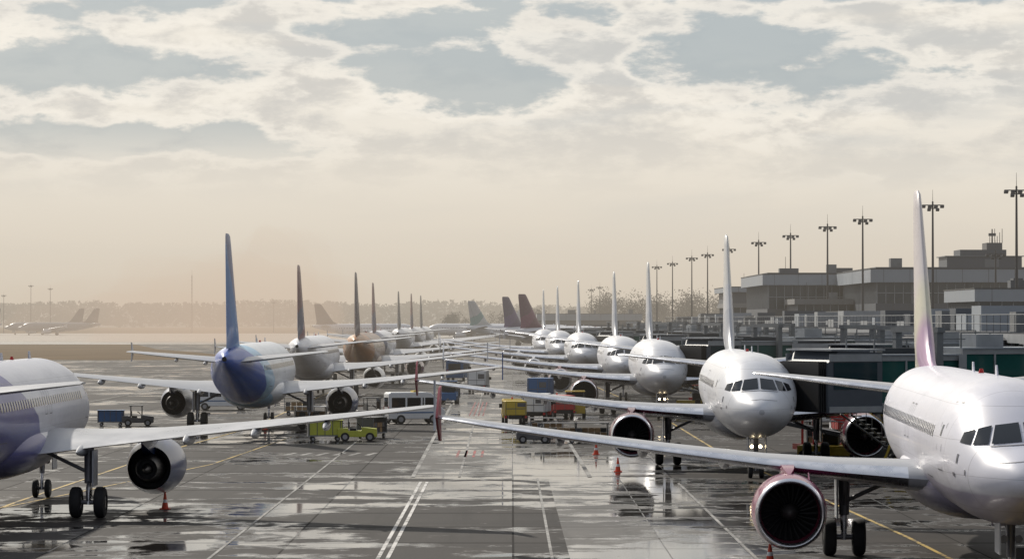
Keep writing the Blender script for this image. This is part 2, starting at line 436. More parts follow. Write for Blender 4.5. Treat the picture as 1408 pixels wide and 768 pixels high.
        b.box(17.1, 18.3, y + sg * .22, y + sg * .27, GZ + 1.2, -1.3, 'wing')
        b.cyl((17.55, y + .1, GZ + .8), (17.5, y + .15, -1.4), .02, .02, 'black', 5)
    for o in (-.26, .26): wheel(5.07, o, GZ + .38, .38, .22)
    b.cyl((5.07, -.3, GZ + .38), (5.07, .3, GZ + .38), .06, .06, 'strut', 8)
    b.cyl((5.07, 0, GZ + .35), (5.0, 0, GZ + 1.1), .07, .07, 'metal', 10)
    b.cyl((5.0, 0, GZ + 1.0), (4.9, 0, -1.8), .11, .13, 'strut', 12)
    b.cyl((5.0, 0, GZ + 1.1), (6.2, 0, -1.9), .05, .05, 'strut', 8)
    for sg in (1, -1):
        b.box(3.7, 4.9, sg * .42 - .02, sg * .42 + .02, -2.7, -1.8, 'wing')
        b.cyl((4.85, sg * .2, -2.35), (4.78, sg * .2, -2.35), .09, .11, 'strut', 12)
    T['landing_gear'] = b.mesh('landing_gear')
    b = B()
    for sg in (1, -1): b.cyl((4.77, sg * .2, -2.35), (4.765, sg * .2, -2.35), .08, .08, 'lamp', 12)
    T['taxi_lamp'] = b.mesh('taxi_lamp')
    return T
T = build_template()

def airliner(X, Y, rot, hullm, finm, nac, tipm, inner, ref=17.7, lamp=False, fs=1.0, tailm=None):
    r = radians(rot)
    e = empty('airliner', (X - ref * cos(r), Y - ref * sin(r), -GZ), r)
    for k, me in T.items():
        if k == 'taxi_lamp' and not lamp: continue
        o = bpy.data.objects.new(k, me); COL.objects.link(o); o.parent = e
        def setm(i, m):
            o.material_slots[i].link = 'OBJECT'; o.material_slots[i].material = m
        if k == 'fuselage': setm(0, hullm)
        if k == 'fin':
            setm(0, finm)
            if fs != 1: o.scale = (1, 1, fs); o.location.z = 1.8 * (1 - fs)
        if k == 'engines':
            setm(0, nac)
            for i, s in enumerate(o.material_slots):
                if me.materials[i] == M['vred']: setm(i, inner)
        if k == 'wingtips': setm(0, tipm)
    return e

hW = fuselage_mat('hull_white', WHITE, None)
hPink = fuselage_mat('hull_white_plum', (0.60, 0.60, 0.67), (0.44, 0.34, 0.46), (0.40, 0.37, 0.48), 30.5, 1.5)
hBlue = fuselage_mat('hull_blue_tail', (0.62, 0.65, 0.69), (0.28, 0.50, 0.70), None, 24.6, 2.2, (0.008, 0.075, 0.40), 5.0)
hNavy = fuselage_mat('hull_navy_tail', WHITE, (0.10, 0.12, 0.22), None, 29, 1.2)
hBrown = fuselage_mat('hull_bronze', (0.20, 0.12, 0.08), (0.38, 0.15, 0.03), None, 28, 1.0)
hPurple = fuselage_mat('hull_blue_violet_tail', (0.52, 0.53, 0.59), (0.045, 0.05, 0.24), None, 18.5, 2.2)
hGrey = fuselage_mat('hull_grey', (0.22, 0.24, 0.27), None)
fCream = fin_mat('fin_cream', (0.44, 0.28, 0.42), (0.60, 0.57, 0.45), (0.58, 0.53, 0.53), .5, 1.0, soft=.8)
fWhite = fin_mat('fin_white', (0.46, 0.47, 0.50), (0.54, 0.54, 0.56), (0.58, 0.57, 0.55))
fBlue = fin_mat('fin_blue', (0.02, 0.13, 0.40), (0.03, 0.16, 0.42), (0.012, 0.05, 0.20), -.8, 1.2)
fNavy = fin_mat('fin_navy_red', (0.16, 0.02, 0.03), (0.03, 0.035, 0.09), (0.12, 0.02, 0.03))
fMar = fin_mat('fin_maroon', (0.08, 0.02, 0.02), (0.05, 0.02, 0.03), (0.035, 0.02, 0.04))
fPurp = fin_mat('fin_purple', (0.10, 0.012, 0.05), (0.15, 0.015, 0.075), (0.08, 0.012, 0.05), .6)
fPurp2 = fin_mat('fin_violet', (0.04, 0.02, 0.11), (0.06, 0.025, 0.14), (0.035, 0.02, 0.09), .6)
fGreen = fin_mat('fin_green_white', (0.50, 0.52, 0.52), (0.16, 0.30, 0.30), (0.45, 0.45, 0.46), .6)
fGrey = fin_mat('fin_grey', (0.04, 0.05, 0.065), (0.06, 0.07, 0.085), (0.04, 0.045, 0.06), .6)
nMar = mat('nacelle_maroon', (0.13, 0.015, 0.035), 0.25, 0, 0.15, 1, coat=0.5)
nMag = mat('nacelle_magenta', (0.24, 0.025, 0.09), 0.25, 0, 0.15, 1, coat=0.5)
nWhite = mat('nacelle_white', (0.48, 0.49, 0.52), 0.3, 0, 0.1, 1, coat=0.4)
nBlue = mat('nacelle_blue', (0.02, 0.05, 0.15), 0.3, 0, 0.1, 1, coat=0.4)
tipRed = mat('wingtip_red', (0.22, 0.015, 0.03), 0.4, 0, 0.1, 1)
tipW = mat('wingtip_white', (0.50, 0.51, 0.54), 0.35, 0, 0.1, 1)
tipB = mat('wingtip_blue', (0.03, 0.08, 0.25), 0.35, 0, 0.1, 1)
inGrey = mat('inlet_grey', (0.05, 0.05, 0.055), 0.4, 0, 0.1, 1)
inMag = mat('inlet_maroon', (0.09, 0.01, 0.025), 0.4, 0, 0.1, 1)

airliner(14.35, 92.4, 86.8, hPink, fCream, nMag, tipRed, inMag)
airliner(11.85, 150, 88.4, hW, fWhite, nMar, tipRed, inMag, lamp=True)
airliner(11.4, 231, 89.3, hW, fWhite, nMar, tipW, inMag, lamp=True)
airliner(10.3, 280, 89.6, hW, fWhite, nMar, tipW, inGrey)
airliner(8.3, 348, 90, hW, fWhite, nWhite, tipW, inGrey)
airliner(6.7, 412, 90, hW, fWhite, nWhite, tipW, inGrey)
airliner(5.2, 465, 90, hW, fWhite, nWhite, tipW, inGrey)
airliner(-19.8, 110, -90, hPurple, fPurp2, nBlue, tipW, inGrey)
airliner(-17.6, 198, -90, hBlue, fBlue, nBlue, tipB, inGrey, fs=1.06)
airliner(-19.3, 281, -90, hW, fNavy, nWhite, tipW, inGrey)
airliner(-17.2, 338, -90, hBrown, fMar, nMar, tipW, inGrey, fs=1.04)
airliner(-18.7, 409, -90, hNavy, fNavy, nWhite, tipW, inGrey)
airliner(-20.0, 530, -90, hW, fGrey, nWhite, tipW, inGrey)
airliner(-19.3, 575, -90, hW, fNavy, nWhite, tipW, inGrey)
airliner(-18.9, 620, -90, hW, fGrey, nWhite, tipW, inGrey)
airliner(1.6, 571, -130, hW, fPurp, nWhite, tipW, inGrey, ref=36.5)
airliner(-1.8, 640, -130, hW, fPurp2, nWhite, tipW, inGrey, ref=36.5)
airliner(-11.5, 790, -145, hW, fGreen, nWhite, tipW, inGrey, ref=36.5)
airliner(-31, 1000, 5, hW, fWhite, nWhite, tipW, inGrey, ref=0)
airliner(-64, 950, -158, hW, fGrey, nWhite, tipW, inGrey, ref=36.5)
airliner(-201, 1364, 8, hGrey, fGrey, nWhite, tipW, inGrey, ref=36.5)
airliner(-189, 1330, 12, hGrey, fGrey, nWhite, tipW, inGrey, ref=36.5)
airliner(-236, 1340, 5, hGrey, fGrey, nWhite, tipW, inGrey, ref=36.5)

# ------------------------------------------------------------------ ground
def sheet(name, pts, z, m, parent=None):
    me = bpy.data.meshes.new(name); me.from_pydata([(p[0], p[1], z) for p in pts], [], [tuple(range(len(pts)))])
    me.materials.append(m); o = bpy.data.objects.new(name, me); COL.objects.link(o)
    if parent: o.parent = parent
    return o

def apron_mat(name, c0, c1, wet_lo, wet_hi, slab=7.5, rdry=0.6, spec=.3, bias=None):
    m = bpy.data.materials.new(name); m.use_nodes = True
    nt = m.node_tree; N = nt.nodes; L = nt.links; b = N['Principled BSDF']
    g = N.new('ShaderNodeNewGeometry'); sp = N.new('ShaderNodeSeparateXYZ'); L.new(g.outputs['Position'], sp.inputs[0])
    P = g.outputs['Position']; X, Y, Z = sp.outputs
    mpb = N.new('ShaderNodeMapping'); mpb.inputs['Scale'].default_value = (.8, .62, 1); L.new(P, mpb.inputs[0])
    big = noise_n(nt, mpb.outputs[0], 0.085, 5, 0.62, 0.9)
    mid = noise_n(nt, mpb.outputs[0], 0.6, 7, 0.68, 0.5)
    fine = noise_n(nt, P, 9.0, 2, 0.6)
    mp = N.new('ShaderNodeMapping'); mp.inputs['Scale'].default_value = (1.1, 0.04, 1); L.new(P, mp.inputs[0])
    st = noise_n(nt, mp.outputs[0], 0.8, 4, 0.65, 0.2)
    mp2 = N.new('ShaderNodeMapping'); mp2.inputs['Scale'].default_value = (0.05, 0.4, 1); L.new(P, mp2.inputs[0])
    st2 = noise_n(nt, mp2.outputs[0], 0.9, 4, 0.6, 0.3)
    col = mixc(nt, sstep(nt, mid, 0.35, 0.68), c0, c1)
    col = mixc(nt, math_n(nt, 'MULTIPLY', sstep(nt, st, 0.5, 0.7), 0.5), col, (c0[0] * .45, c0[1] * .45, c0[2] * .45))
    col = mixc(nt, math_n(nt, 'MULTIPLY', sstep(nt, st2, 0.5, 0.66), 0.45), col, (c0[0] * .5, c0[1] * .5, c0[2] * .5))
    vx = math_n(nt, 'FLOOR', math_n(nt, 'DIVIDE', X, slab)); vy = math_n(nt, 'FLOOR', math_n(nt, 'DIVIDE', Y, slab))
    cb = N.new('ShaderNodeCombineXYZ'); L.new(vx, cb.inputs[0]); L.new(vy, cb.inputs[1])
    wn = N.new('ShaderNodeTexWhiteNoise'); wn.noise_dimensions = '2D'; L.new(cb.outputs[0], wn.inputs['Vector'])
    col = mixc(nt, math_n(nt, 'MULTIPLY', wn.outputs['Value'], 0.35), col, (c1[0] * 1.25, c1[1] * 1.22, c1[2] * 1.18))
    jx = math_n(nt, 'LESS_THAN', math_n(nt, 'FRACT', math_n(nt, 'DIVIDE', X, slab)), 0.010)
    jy = math_n(nt, 'LESS_THAN', math_n(nt, 'FRACT', math_n(nt, 'DIVIDE', Y, slab)), 0.04)
    jn = math_n(nt, 'MAXIMUM', jx, jy)
    col = mixc(nt, math_n(nt, 'MULTIPLY', jn, 0.7), col, (0.012, 0.011, 0.011))
    wsum = math_n(nt, 'ADD', math_n(nt, 'MULTIPLY', big, 0.46), math_n(nt, 'ADD', math_n(nt, 'MULTIPLY', mid, 0.33), math_n(nt, 'MULTIPLY', st2, 0.29)))
    # drainage low point of the stand lane stays wetter
    if bias:
        dx = math_n(nt, 'DIVIDE', math_n(nt, 'SUBTRACT', X, 4.5), 6.0); dy = math_n(nt, 'DIVIDE', math_n(nt, 'SUBTRACT', Y, 112), 50.0)
        dd = math_n(nt, 'ADD', math_n(nt, 'MULTIPLY', dx, dx), math_n(nt, 'MULTIPLY', dy, dy))
        gs = math_n(nt, 'DIVIDE', bias, math_n(nt, 'ADD', 1.0, dd))
        wsum = math_n(nt, 'ADD', wsum, gs)
    wsum = math_n(nt, 'ADD', wsum, math_n(nt, 'MULTIPLY', math_n(nt, 'SUBTRACT', wn.outputs['Value'], .5), 0.05))
    wet = sstep(nt, wsum, wet_lo, wet_hi)
    col = mixc(nt, math_n(nt, 'MULTIPLY', wet, 0.5), col, (c0[0] * .4, c0[1] * .4, c0[2] * .4))
    L.new(col, b.inputs['Base Color'])
    dry = math_n(nt, 'SUBTRACT', 1.0, wet)
    r = math_n(nt, 'ADD', math_n(nt, 'MULTIPLY', dry, rdry), 0.045)
    r = math_n(nt, 'ADD', r, math_n(nt, 'MULTIPLY', math_n(nt, 'MULTIPLY', math_n(nt, 'SUBTRACT', mid, 0.5), 0.4), dry))
    r = math_n(nt, 'MAXIMUM', math_n(nt, 'ADD', r, math_n(nt, 'MULTIPLY', jn, 0.3)), 0.045)
    L.new(r, b.inputs['Roughness'])
    L.new(math_n(nt, 'ADD', math_n(nt, 'MULTIPLY', wet, 1.0 - spec), spec), b.inputs['Specular IOR Level'])
    bp = N.new('ShaderNodeBump'); bp.inputs['Distance'].default_value = 0.012
    L.new(math_n(nt, 'ADD', math_n(nt, 'MULTIPLY', dry, 0.8), 0.035), bp.inputs['Strength'])
    L.new(fine, bp.inputs['Height']); L.new(bp.outputs[0], b.inputs['Normal'])
    return m

mApron = apron_mat('apron_asphalt', (0.024, 0.0215, 0.0205), (0.050, 0.045, 0.042), 0.555, 0.61, spec=.10, bias=.06)
mLane = apron_mat('lane_concrete', (0.070, 0.066, 0.062), (0.118, 0.110, 0.102), 0.525, 0.59, 5.0, 0.45, spec=.18, bias=.035)
mLight = apron_mat('runway_concrete', (0.26, 0.245, 0.22), (0.36, 0.34, 0.31), 0.58, 0.7, 7.5)
ground = sheet('ground', [(-9000, -600), (9000, -600), (9000, 18000), (-9000, 18000)], 0, mApron)
sheet('concrete_lane', [(-4.6, 139), (3.6, 139), (1.0, 560), (-7.2, 560)], 0.004, mLane)
sheet('concrete_apron_patch', [(1.9, 60), (7.6, 60), (7.6, 137), (1.7, 137)], 0.004, mLane)
sheet('runway', [(-900, 860), (-45, 860), (60, 2600), (-900, 2600)], 0.004, mLight)
mGrass = mat('dry_grass', (0.115, 0.078, 0.042), 0.95, 0, 0.55, 0.05, spec=.05)
gp = [(-900, 545)]
for k in range(40):
    x = -180 + k * 3.2; gp.append((x, 530 + 9 * noise.noise(Vector((x * .06, 0, 0))) + 4 * noise.noise(Vector((x * .3, 2, 0)))))
gp += [(-52, 535), (-51, 560), (-60, 600), (-70, 650), (-88, 720), (-98, 780), (-110, 850), (-900, 850)]
sheet('grass_field', gp, 0.008, mGrass)
sheet('grass_field', [(-900, 1500), (300, 1500), (300, 2500), (-900, 2500)], 0.008, mGrass)

def paint(name, col, wear=0.5):
    m = bpy.data.materials.new(name); m.use_nodes = True
    nt = m.node_tree; b = nt.nodes['Principled BSDF']
    g = nt.nodes.new('ShaderNodeNewGeometry')
    n1 = noise_n(nt, g.outputs['Position'], 2.2, 8, 0.7); n2 = noise_n(nt, g.outputs['Position'], 0.3, 4, 0.6)
    w = math_n(nt, 'ADD', math_n(nt, 'MULTIPLY', n1, 0.6), math_n(nt, 'MULTIPLY', n2, 0.4))
    c = mixc(nt, sstep(nt, w, 0.60 - wear * .24, 0.60), col, (0.05, 0.047, 0.045))
    nt.links.new(c, b.inputs['Base Color']); b.inputs['Roughness'].default_value = 0.5; b.inputs['Specular IOR Level'].default_value = .3
    return m
pW = paint('white_line_paint', (0.62, 0.60, 0.57), .6); pW2 = paint('worn_white_line_paint', (0.34, 0.33, 0.31), .8)
pY = paint('yellow_line_paint', (0.52, 0.36, 0.09), .6); pR = paint('red_line_paint', (0.36, 0.05, 0.045), .8)
mk = empty('apron_markings')
def strip(pts, w, m, z=0.012):
    me = bpy.data.meshes.new('line'); vs = []; fs = []
    for i, p in enumerate(pts):
        a = Vector(pts[max(0, i - 1)]); c = Vector(pts[min(len(pts) - 1, i + 1)]); d = (c - a).normalized(); nn = Vector((-d.y, d.x)) * w / 2
        vs += [(p[0] - nn.x, p[1] - nn.y, z), (p[0] + nn.x, p[1] + nn.y, z)]
    fs = [(2 * i, 2 * i + 1, 2 * i + 3, 2 * i + 2) for i in range(len(pts) - 1)]
    me.from_pydata(vs, [], fs); me.materials.append(m)
    o = bpy.data.objects.new('line', me); COL.objects.link(o); o.parent = mk
strip([(-4.2, 60), (-4.2, 134)], .13, pW); strip([(-3.9, 60), (-3.9, 134)], .13, pW)
strip([(-4.7, 138), (-6.9, 560)], .2, pW2); strip([(3.7, 138), (1.1, 560)], .2, pW2)
strip([(-9.5, 60), (-9.5, 300)], .10, pW2); strip([(7.7, 60), (7.6, 133)], .12, pW2); strip([(1.3, 60), (1.2, 137)], .1, pW2)
strip([(-2.5, 138), (-3.6, 500)], .12, pW2)
strip([(-60, 141), (-5, 141.2)], .18, pW2); strip([(4, 118), (10, 118)], .18, pW2)
strip([(-20.3, 60), (-20.3, 120), (-19.4, 170), (-18.0, 200), (-18.6, 290), (-18, 420)], .15, pY)
strip([(14.1, 60), (13.6, 100), (12.4, 140), (11.7, 160), (11.4, 240), (10, 290), (7, 420)], .15, pY)
for k in range(3): strip([(-45, 96 + 7 * k), (-27, 101 + 8 * k)], .14, pY)
strip([(-22, 103), (-15.5, 150), (-14, 185)], .12, pY)
for k in range(4):
    strip([(-3.0 + k * .45, 158), (-3.0 + k * .45, 166)], .14, pR)
    strip([(-3.3 + k * .35, 225), (-3.3 + k * .35, 262)], .1, pR)
for k in range(6): strip([(-12.5 + k * .9, 160), (-12.1 + k * .9, 163)], .3, pW2)
for X0 in (-40, -60): strip([(X0, 80), (X0 + 4, 500)], .15, pW2)
mTar = mat('tar_repair', (0.008, 0.008, 0.008), 0.5, 0, 0.3, 0.8, spec=.15)
for (x0, x1, y0) in ((4.2, 6.1, 124), (4.4, 5.8, 121.5), (4.0, 6.3, 118.8), (6.6, 8.1, 116), (4.4, 6.0, 113.4), (6.2, 7.5, 109), (6.6, 8.6, 105)):
    pts = []
    for t in range(7):
        pts.append((x0 + (x1 - x0) * t / 6, y0 + random.uniform(-.3, .3)))
    strip(pts, random.uniform(.5, 1.0), mTar, 0.016)

# ------------------------------------------------------------------ jet bridges
def jet_bridge(cx, cy, rx, ry):
    d = Vector((rx - cx, ry - cy)); Lg = d.length; e = empty('jet_bridge', (cx, cy, 0), math.atan2(d.y, d.x))
    b = B(); z0, z1 = 3.2, 5.75
    b.ext([(-.1, z0 - .1), (2.9, z0 - .1), (2.9, z1 + .15), (.5, z1 + .25), (-.1, z1 - .3)], -1.9, 1.9, 'dpanel')
    for k in range(4): b.box(-.45 + k * .1, -.38 + k * .1, -1.6 - .04 * k, 1.6 + .04 * k, z0 - .05, z1 - .25, 'black')
    b.box(.2, 2.6, -1.93, -1.9, z0 + 1.0, z1 - .3, 'darkglass'); b.box(.2, 2.6, 1.9, 1.93, z0 + 1.0, z1 - .3, 'darkglass')
    for s in (-1, 1):
        b.box(-.05, 2.85, s * 1.93 - .02, s * 1.93 + .02, z0 - .08, z0 + .2, 'lsteel'); b.box(-.05, 2.85, s * 1.93 - .02, s * 1.93 + .02, z1 - .25, z1 + .1, 'lsteel')
    b.box(.0, 3.0, -2.0, 2.0, z1 + .25, z1 + .33, 'lsteel')
    def tunnel(xa, xb, hw, za, zb, step):
        b.box(xa, xb, -hw, hw, za, za + .32, 'lsteel'); b.box(xa, xb, -hw, hw, zb - .25, zb, 'lsteel')
        b.box(xa, xb, -hw - .06, hw + .06, zb, zb + .07, 'panel')
        b.box(xa, xb, -hw + .06, hw - .06, za + .32, zb - .25, 'tealglass')
        n = max(1, int((xb - xa) / step))
        for i in range(n + 1):
            x = xa + (xb - xa) * i / n
            for s in (-1, 1):
                ww = .22 if i % 3 == 0 else .05
                b.box(x - ww, x + ww, s * hw - .05 * (s > 0), s * hw + .05 * (s < 0), za + .32, zb - .25, 'lsteel')
        for s in (-1, 1):
            zz = za + 1.1
            b.box(xa, xb, min(s * hw, s * (hw - .04)), max(s * hw, s * (hw - .04)), zz, zz + .1, 'lsteel')
            b.box(xa, xb, s * hw * .8 - .06, s * hw * .8 + .06, za - .22, za, 'dsteel')
            for i in range(n + 1):
                x = xa + (xb - xa) * i / n
                if i % 2 == 0: b.box(x - .03, x + .03, s * hw * .9 - .03, s * hw * .9 + .03, zb + .07, zb + .75, 'steel')
            b.box(xa, xb, s * hw * .9 - .025, s * hw * .9 + .025, zb + .75, zb + .8, 'steel')
    m1 = Lg * .55
    tunnel(2.9, m1, 1.35, z0, z1, 1.5); tunnel(m1 - .4, Lg - 1.4, 1.6, z0 - .12, z1 + .3, 1.5)
    b.box(4, m1 - 1, -.25, .25, z1 + .07, z1 + .35, 'dsteel'); b.box(m1 + 1, m1 + 2.6, -.7, .7, z1 + .37, z1 + 1.0, 'lsteel')
    b.cyl((Lg, 0, z0 - .3), (Lg, 0, z1 + .5), 1.9, 1.9, 'panel', 24); b.cyl((Lg, 0, 0), (Lg, 0, z0 - .3), .55, .55, 'dsteel', 16)
    b.cyl((Lg, 0, z1 + .5), (Lg, 0, z1 + .7), 2.1, 1.6, 'roof', 24)
    xc = Lg * .42
    for s in (-1, 1):
        b.box(xc - .18, xc + .18, s * 1.75 - .15, s * 1.75 + .15, .9, z1 + 1.1, 'steel')
        b.cyl((xc - .5, s * 1.1 - .2, .5), (xc - .5, s * 1.1 + .2, .5), .5, .5, 'tyre', 20)
        b.cyl((xc + .5, s * 1.1 - .2, .5), (xc + .5, s * 1.1 + .2, .5), .5, .5, 'tyre', 20)
    b.box(xc - .22, xc + .22, -2.0, 2.0, z1 + 1.1, z1 + 1.35, 'steel')
    b.box(xc - .35, xc + .35, -2.0, 2.0, .75, 1.15, 'dsteel'); b.box(xc - .9, xc + .9, -.7, .7, .45, .8, 'yellow')
    b.box(xc - .15, xc + .15, -2.0, 2.0, z0 - .45, z0 - .2, 'dsteel')
    for k in range(15):
        b.box(3.4 + k * .3, 3.66 + k * .3, 1.5, 2.3, z0 - .2 - k * .215, z0 - .15 - k * .215, 'steel')
    for yy in (1.48, 2.34):
        b.cyl((3.3, yy, z0 - .3), (7.8, yy, .05), .05, .05, 'steel', 6); b.cyl((3.3, yy, z0 + .8), (7.8, yy, 1.1), .03, .03, 'yellow', 6)
        for k in range(6): b.cyl((3.3 + k * .9, yy, z0 - .3 - k * .645), (3.3 + k * .9, yy, z0 + .8 - k * .645), .02, .02, 'steel', 5)
    b.box(5.0, 6.2, -.5, .5, z0 - 1.0, z0 - .25, 'vgrey'); b.cyl((5.2, .3, z0 - .9), (4.4, .3, .6), .06, .06, 'yellow', 8)
    b.obj('bridge_structure', e, smooth=True)
for (cx, cy, ry) in ((16.6, 80, 86), (14.0, 137.5, 144), (13.8, 219, 226), (12.6, 268, 274), (10.6, 336, 343), (9.2, 400, 407), (7.5, 452, 460)):
    jet_bridge(cx, cy, 27.2, ry)
for (cx, cy, ry) in ((19.0, 165, 171), (20, 196, 190), (19.5, 246, 251), (19.5, 305, 312), (18, 320, 327), (17, 372, 379), (16.5, 430, 436), (16, 500, 505)):
    jet_bridge(cx, cy, 27.2, ry)

# ------------------------------------------------------------------ pier concourse
e = empty('pier_concourse')
b = B(); PX0, PX1, PY0, PY1 = 29.2, 36.6, 74, 556
b.box(PX0, PX1, PY0, PY1, 0, 3.3, 'conc'); b.box(PX0 - .3, PX1 + .3, PY0 - .3, PY1 + .3, 3.3, 3.65, 'lsteel')
b.box(PX0 + .15, PX1 - .15, PY0 + .15, PY1 - .15, 3.65, 6.1, 'tealglass')
b.box(PX0 - .35, PX1 + .35, PY0 - .35, PY1 + .35, 6.1, 6.6, 'lsteel'); b.box(PX0 - .1, PX1 + .1, PY0 - .1, PY1 + .1, 6.6, 6.7, 'roof')
y = PY0
while y < PY1:
    b.box(PX0 - .02, PX0 + .16, y - .07, y + .07, 3.65, 6.1, 'lsteel'); y += 2.4
b.box(PX0 + .0, PX0 + .14, PY0, PY1, 4.75, 4.85, 'lsteel')
y = PY0 + 3
k = 0
while y < PY1:
    b.box(PX0 - .5, PX0 - .08, y - .2, y + .2, 0, 3.3, 'conc')
    if k % 2 == 0: b.box(PX0 - .03, PX0 - .001, y + 1, y + 5, .02, 2.8, 'dpanel')
    k += 1; y += 7.2
b.obj('concourse_shell', e, smooth=False)
b = B(); y = PY0 + 6
while y < PY1 - 6:
    r = random.random()
    if r < .5: b.box(30.5, 30.5 + 1.6 + random.random() * 4, y, y + 2 + random.random() * 3, 6.7, 6.7 + .6 + random.random() * 1.1, random.choice(['steel', 'dpanel', 'panel', 'lsteel']))
    elif r < .7: b.cyl((33, y, 6.7), (33, y, 7.8), .3, .3, 'steel', 12); b.cyl((33, y, 7.8), (33, y, 7.95), .45, .45, 'steel', 12)
    else: b.box(31.2, 31.7, y, y + 6, 6.9, 7.3, 'lsteel')
    y += 4 + random.random() * 5
y = PY0
while y < PY1:
    b.cyl((PX0, y, 6.7), (PX0, y, 7.75), .025, .025, 'steel', 5); b.cyl((PX1, y, 6.7), (PX1, y, 7.75), .03, .03, 'steel', 5); y += 2.5
for z in (7.2, 7.75): b.cyl((PX0, PY0, z), (PX0, PY1, z), .025, .025, 'steel', 5); b.cyl((PX1, PY0, z), (PX1, PY1, z), .03, .03, 'steel', 5)
b.obj('roof_services', e)
b = B()
for yy in (86, 144, 226, 274, 343, 407, 460, 171, 190, 251, 312, 327, 379, 436, 505):
    b.box(27.6, 29.2, yy - 1.3, yy + 1.3, 3.15, 5.95, 'panel'); b.box(27.7, 29.1, yy - 1.32, yy - 1.3, 4.0, 5.4, 'tealglass')
b.obj('fixed_links', e, smooth=False)
e = empty('service_shed_row'); b = B(); random.seed(21)
y = 190
while y < 300:
    w = random.uniform(8, 16); hh = random.uniform(4.5, 7.4)
    b.box(58, 75, y, y + w, 0, hh, random.choice(['dpanel', 'panel', 'conc'])); b.box(57.7, 75.3, y - .2, y + w + .2, hh, hh + .25, 'roof')
    for k in range(int(w / 3)): b.box(57.97, 57.999, y + 1 + k * 3, y + 3 + k * 3, hh - 2.2, hh - .9, 'darkglass')
    y += w + random.uniform(2, 6)
b.obj('shed_bodies', e, smooth=False)

# ------------------------------------------------------------------ terminal blocks
def block(name, x0, x1, y0, y1, levels, roofz, over=0.8, bay=2.4):
    e = empty(name, ((x0 + x1) / 2, (y0 + y1) / 2, 0)); b = B(); cx, cy = (x0 + x1) / 2, (y0 + y1) / 2
    X0, X1, Y0, Y1 = x0 - cx, x1 - cx, y0 - cy, y1 - cy
    for z0, z1, kind in levels:
        if kind == 'wall': 
            b.box(X0, X1, Y0, Y1, z0, z1, 'dpanel')
            x = X0 + bay
            while x < X1 - .2:
                b.box(x - .03, x + .03, Y0 - .03, Y0 - .001, z0, z1, 'vgrey'); x += bay
        elif kind == 'fascia':
            b.box(X0 - over, X1 + over, Y0 - over, Y1 + over, z0, z1, 'panel')
            x = X0 - over + 1.8
            while x < X1 + over - .5:
                b.box(x - .025, x + .025, Y0 - over - .015, Y0 - over - .001, z0, z1, 'vgrey'); x += 3.6
            b.box(X0 - over - .05, X1 + over + .05, Y0 - over - .05, Y1 + over + .05, z1, z1 + .12, 'dsteel')
        elif kind == 'slab': b.box(X0 - .25, X1 + .25, Y0 - .25, Y1 + .25, z0, z1, 'conc')
        else:
            b.box(X0 + .2, X1 - .2, Y0 + .2, Y1 - .2, z0, z1, 'darkglass')
            x = X0 + .2
            while x < X1:
                b.box(x - .05, x + .05, Y0 + .05, Y0 + .2, z0, z1, 'lsteel'); x += bay * .5
            y = Y0 + .3
            while y < Y1:
                b.box(X0 + .05, X0 + .2, y - .05, y + .05, z0, z1, 'lsteel'); y += bay * .5
            if z1 - z0 > 2: b.box(X0 + .08, X1 - .08, Y0 + .08, Y0 + .19, (z0 + z1) / 2 - .05, (z0 + z1) / 2 + .05, 'lsteel')
    b.obj('walls_and_windows', e, smooth=False)
    b = B()
    random.seed(int(x0 * 10))
    for k in range(int((x1 - x0) / 4)):
        xx = X0 + 2 + random.random() * (X1 - X0 - 4); yy = Y0 + 3 + random.random() * 8
        t = random.random()
        if t < .5: w = 1 + random.random() * 2; b.box(xx, xx + w, yy, yy + 2, roofz, roofz + .5 + random.random() * .9, random.choice(['steel', 'dpanel']))
        elif t < .75: b.cyl((xx, yy, roofz), (xx, yy, roofz + 1.1), .25, .25, 'steel', 10)
        else: b.cyl((xx, yy, roofz), (xx, yy, roofz + 2.5), .04, .03, 'dsteel', 6)
    b.obj('roof_plant', e)
    return e
block('terminal_building', 50.0, 98, 400, 440, [(0, 4, 'wall'), (4, 4.5, 'slab'), (4.5, 8, 'glass'), (8, 8.4, 'slab'), (8.4, 9.6, 'wall'), (9.6, 12.5, 'glass'), (12.5, 14.3, 'fascia'), (14.42, 14.6, 'wall')], 14.6)
block('terminal_building', 38.8, 60, 442, 482, [(0, 4, 'wall'), (4, 4.5, 'slab'), (4.5, 7.5, 'glass'), (7.5, 8, 'slab'), (8, 9.0, 'wall'), (9.0, 12.6, 'glass'), (12.6, 14.2, 'fascia'), (14.32, 14.5, 'wall')], 14.5)
block('terminal_building', 41.5, 49.6, 425, 440, [(0, 7, 'wall'), (7, 7.5, 'slab'), (7.5, 9.6, 'glass'), (9.6, 10.4, 'slab')], 10.4)
block('terminal_building', 39.8, 60, 525, 560, [(0, 7.5, 'wall'), (7.5, 9.5, 'glass'), (9.5, 10.3, 'slab'), (10.3, 12.3, 'wall'), (12.3, 13.2, 'fascia')], 13.3)
block('office_building', 48.6, 80, 304, 325, [(0, 3.2, 'wall'), (3.2, 3.7, 'slab'), (3.7, 6.0, 'glass'), (6.0, 8.0, 'slab'), (8.0, 9.3, 'glass'), (9.3, 10.6, 'fascia')], 10.7, over=.3)
block('service_building', 40, 47, 350, 380, [(0, 5.5, 'wall'), (5.5, 7.2, 'glass'), (7.2, 8.4, 'slab')], 8.4)
e = empty('rooftop_plant_room', (63.5, 412, 14.6)); b = B()
b.box(-2.5, 8, -4, 4, 0, 1.6, 'dpanel'); b.box(-.5, 6, -3, 3, 1.72, 2.6, 'dpanel'); b.box(3.4, 5.6, -2, 2, 2.6, 3.6, 'vgrey')
b.box(-2.8, 8.3, -4.2, 4.2, 1.6, 1.72, 'steel')
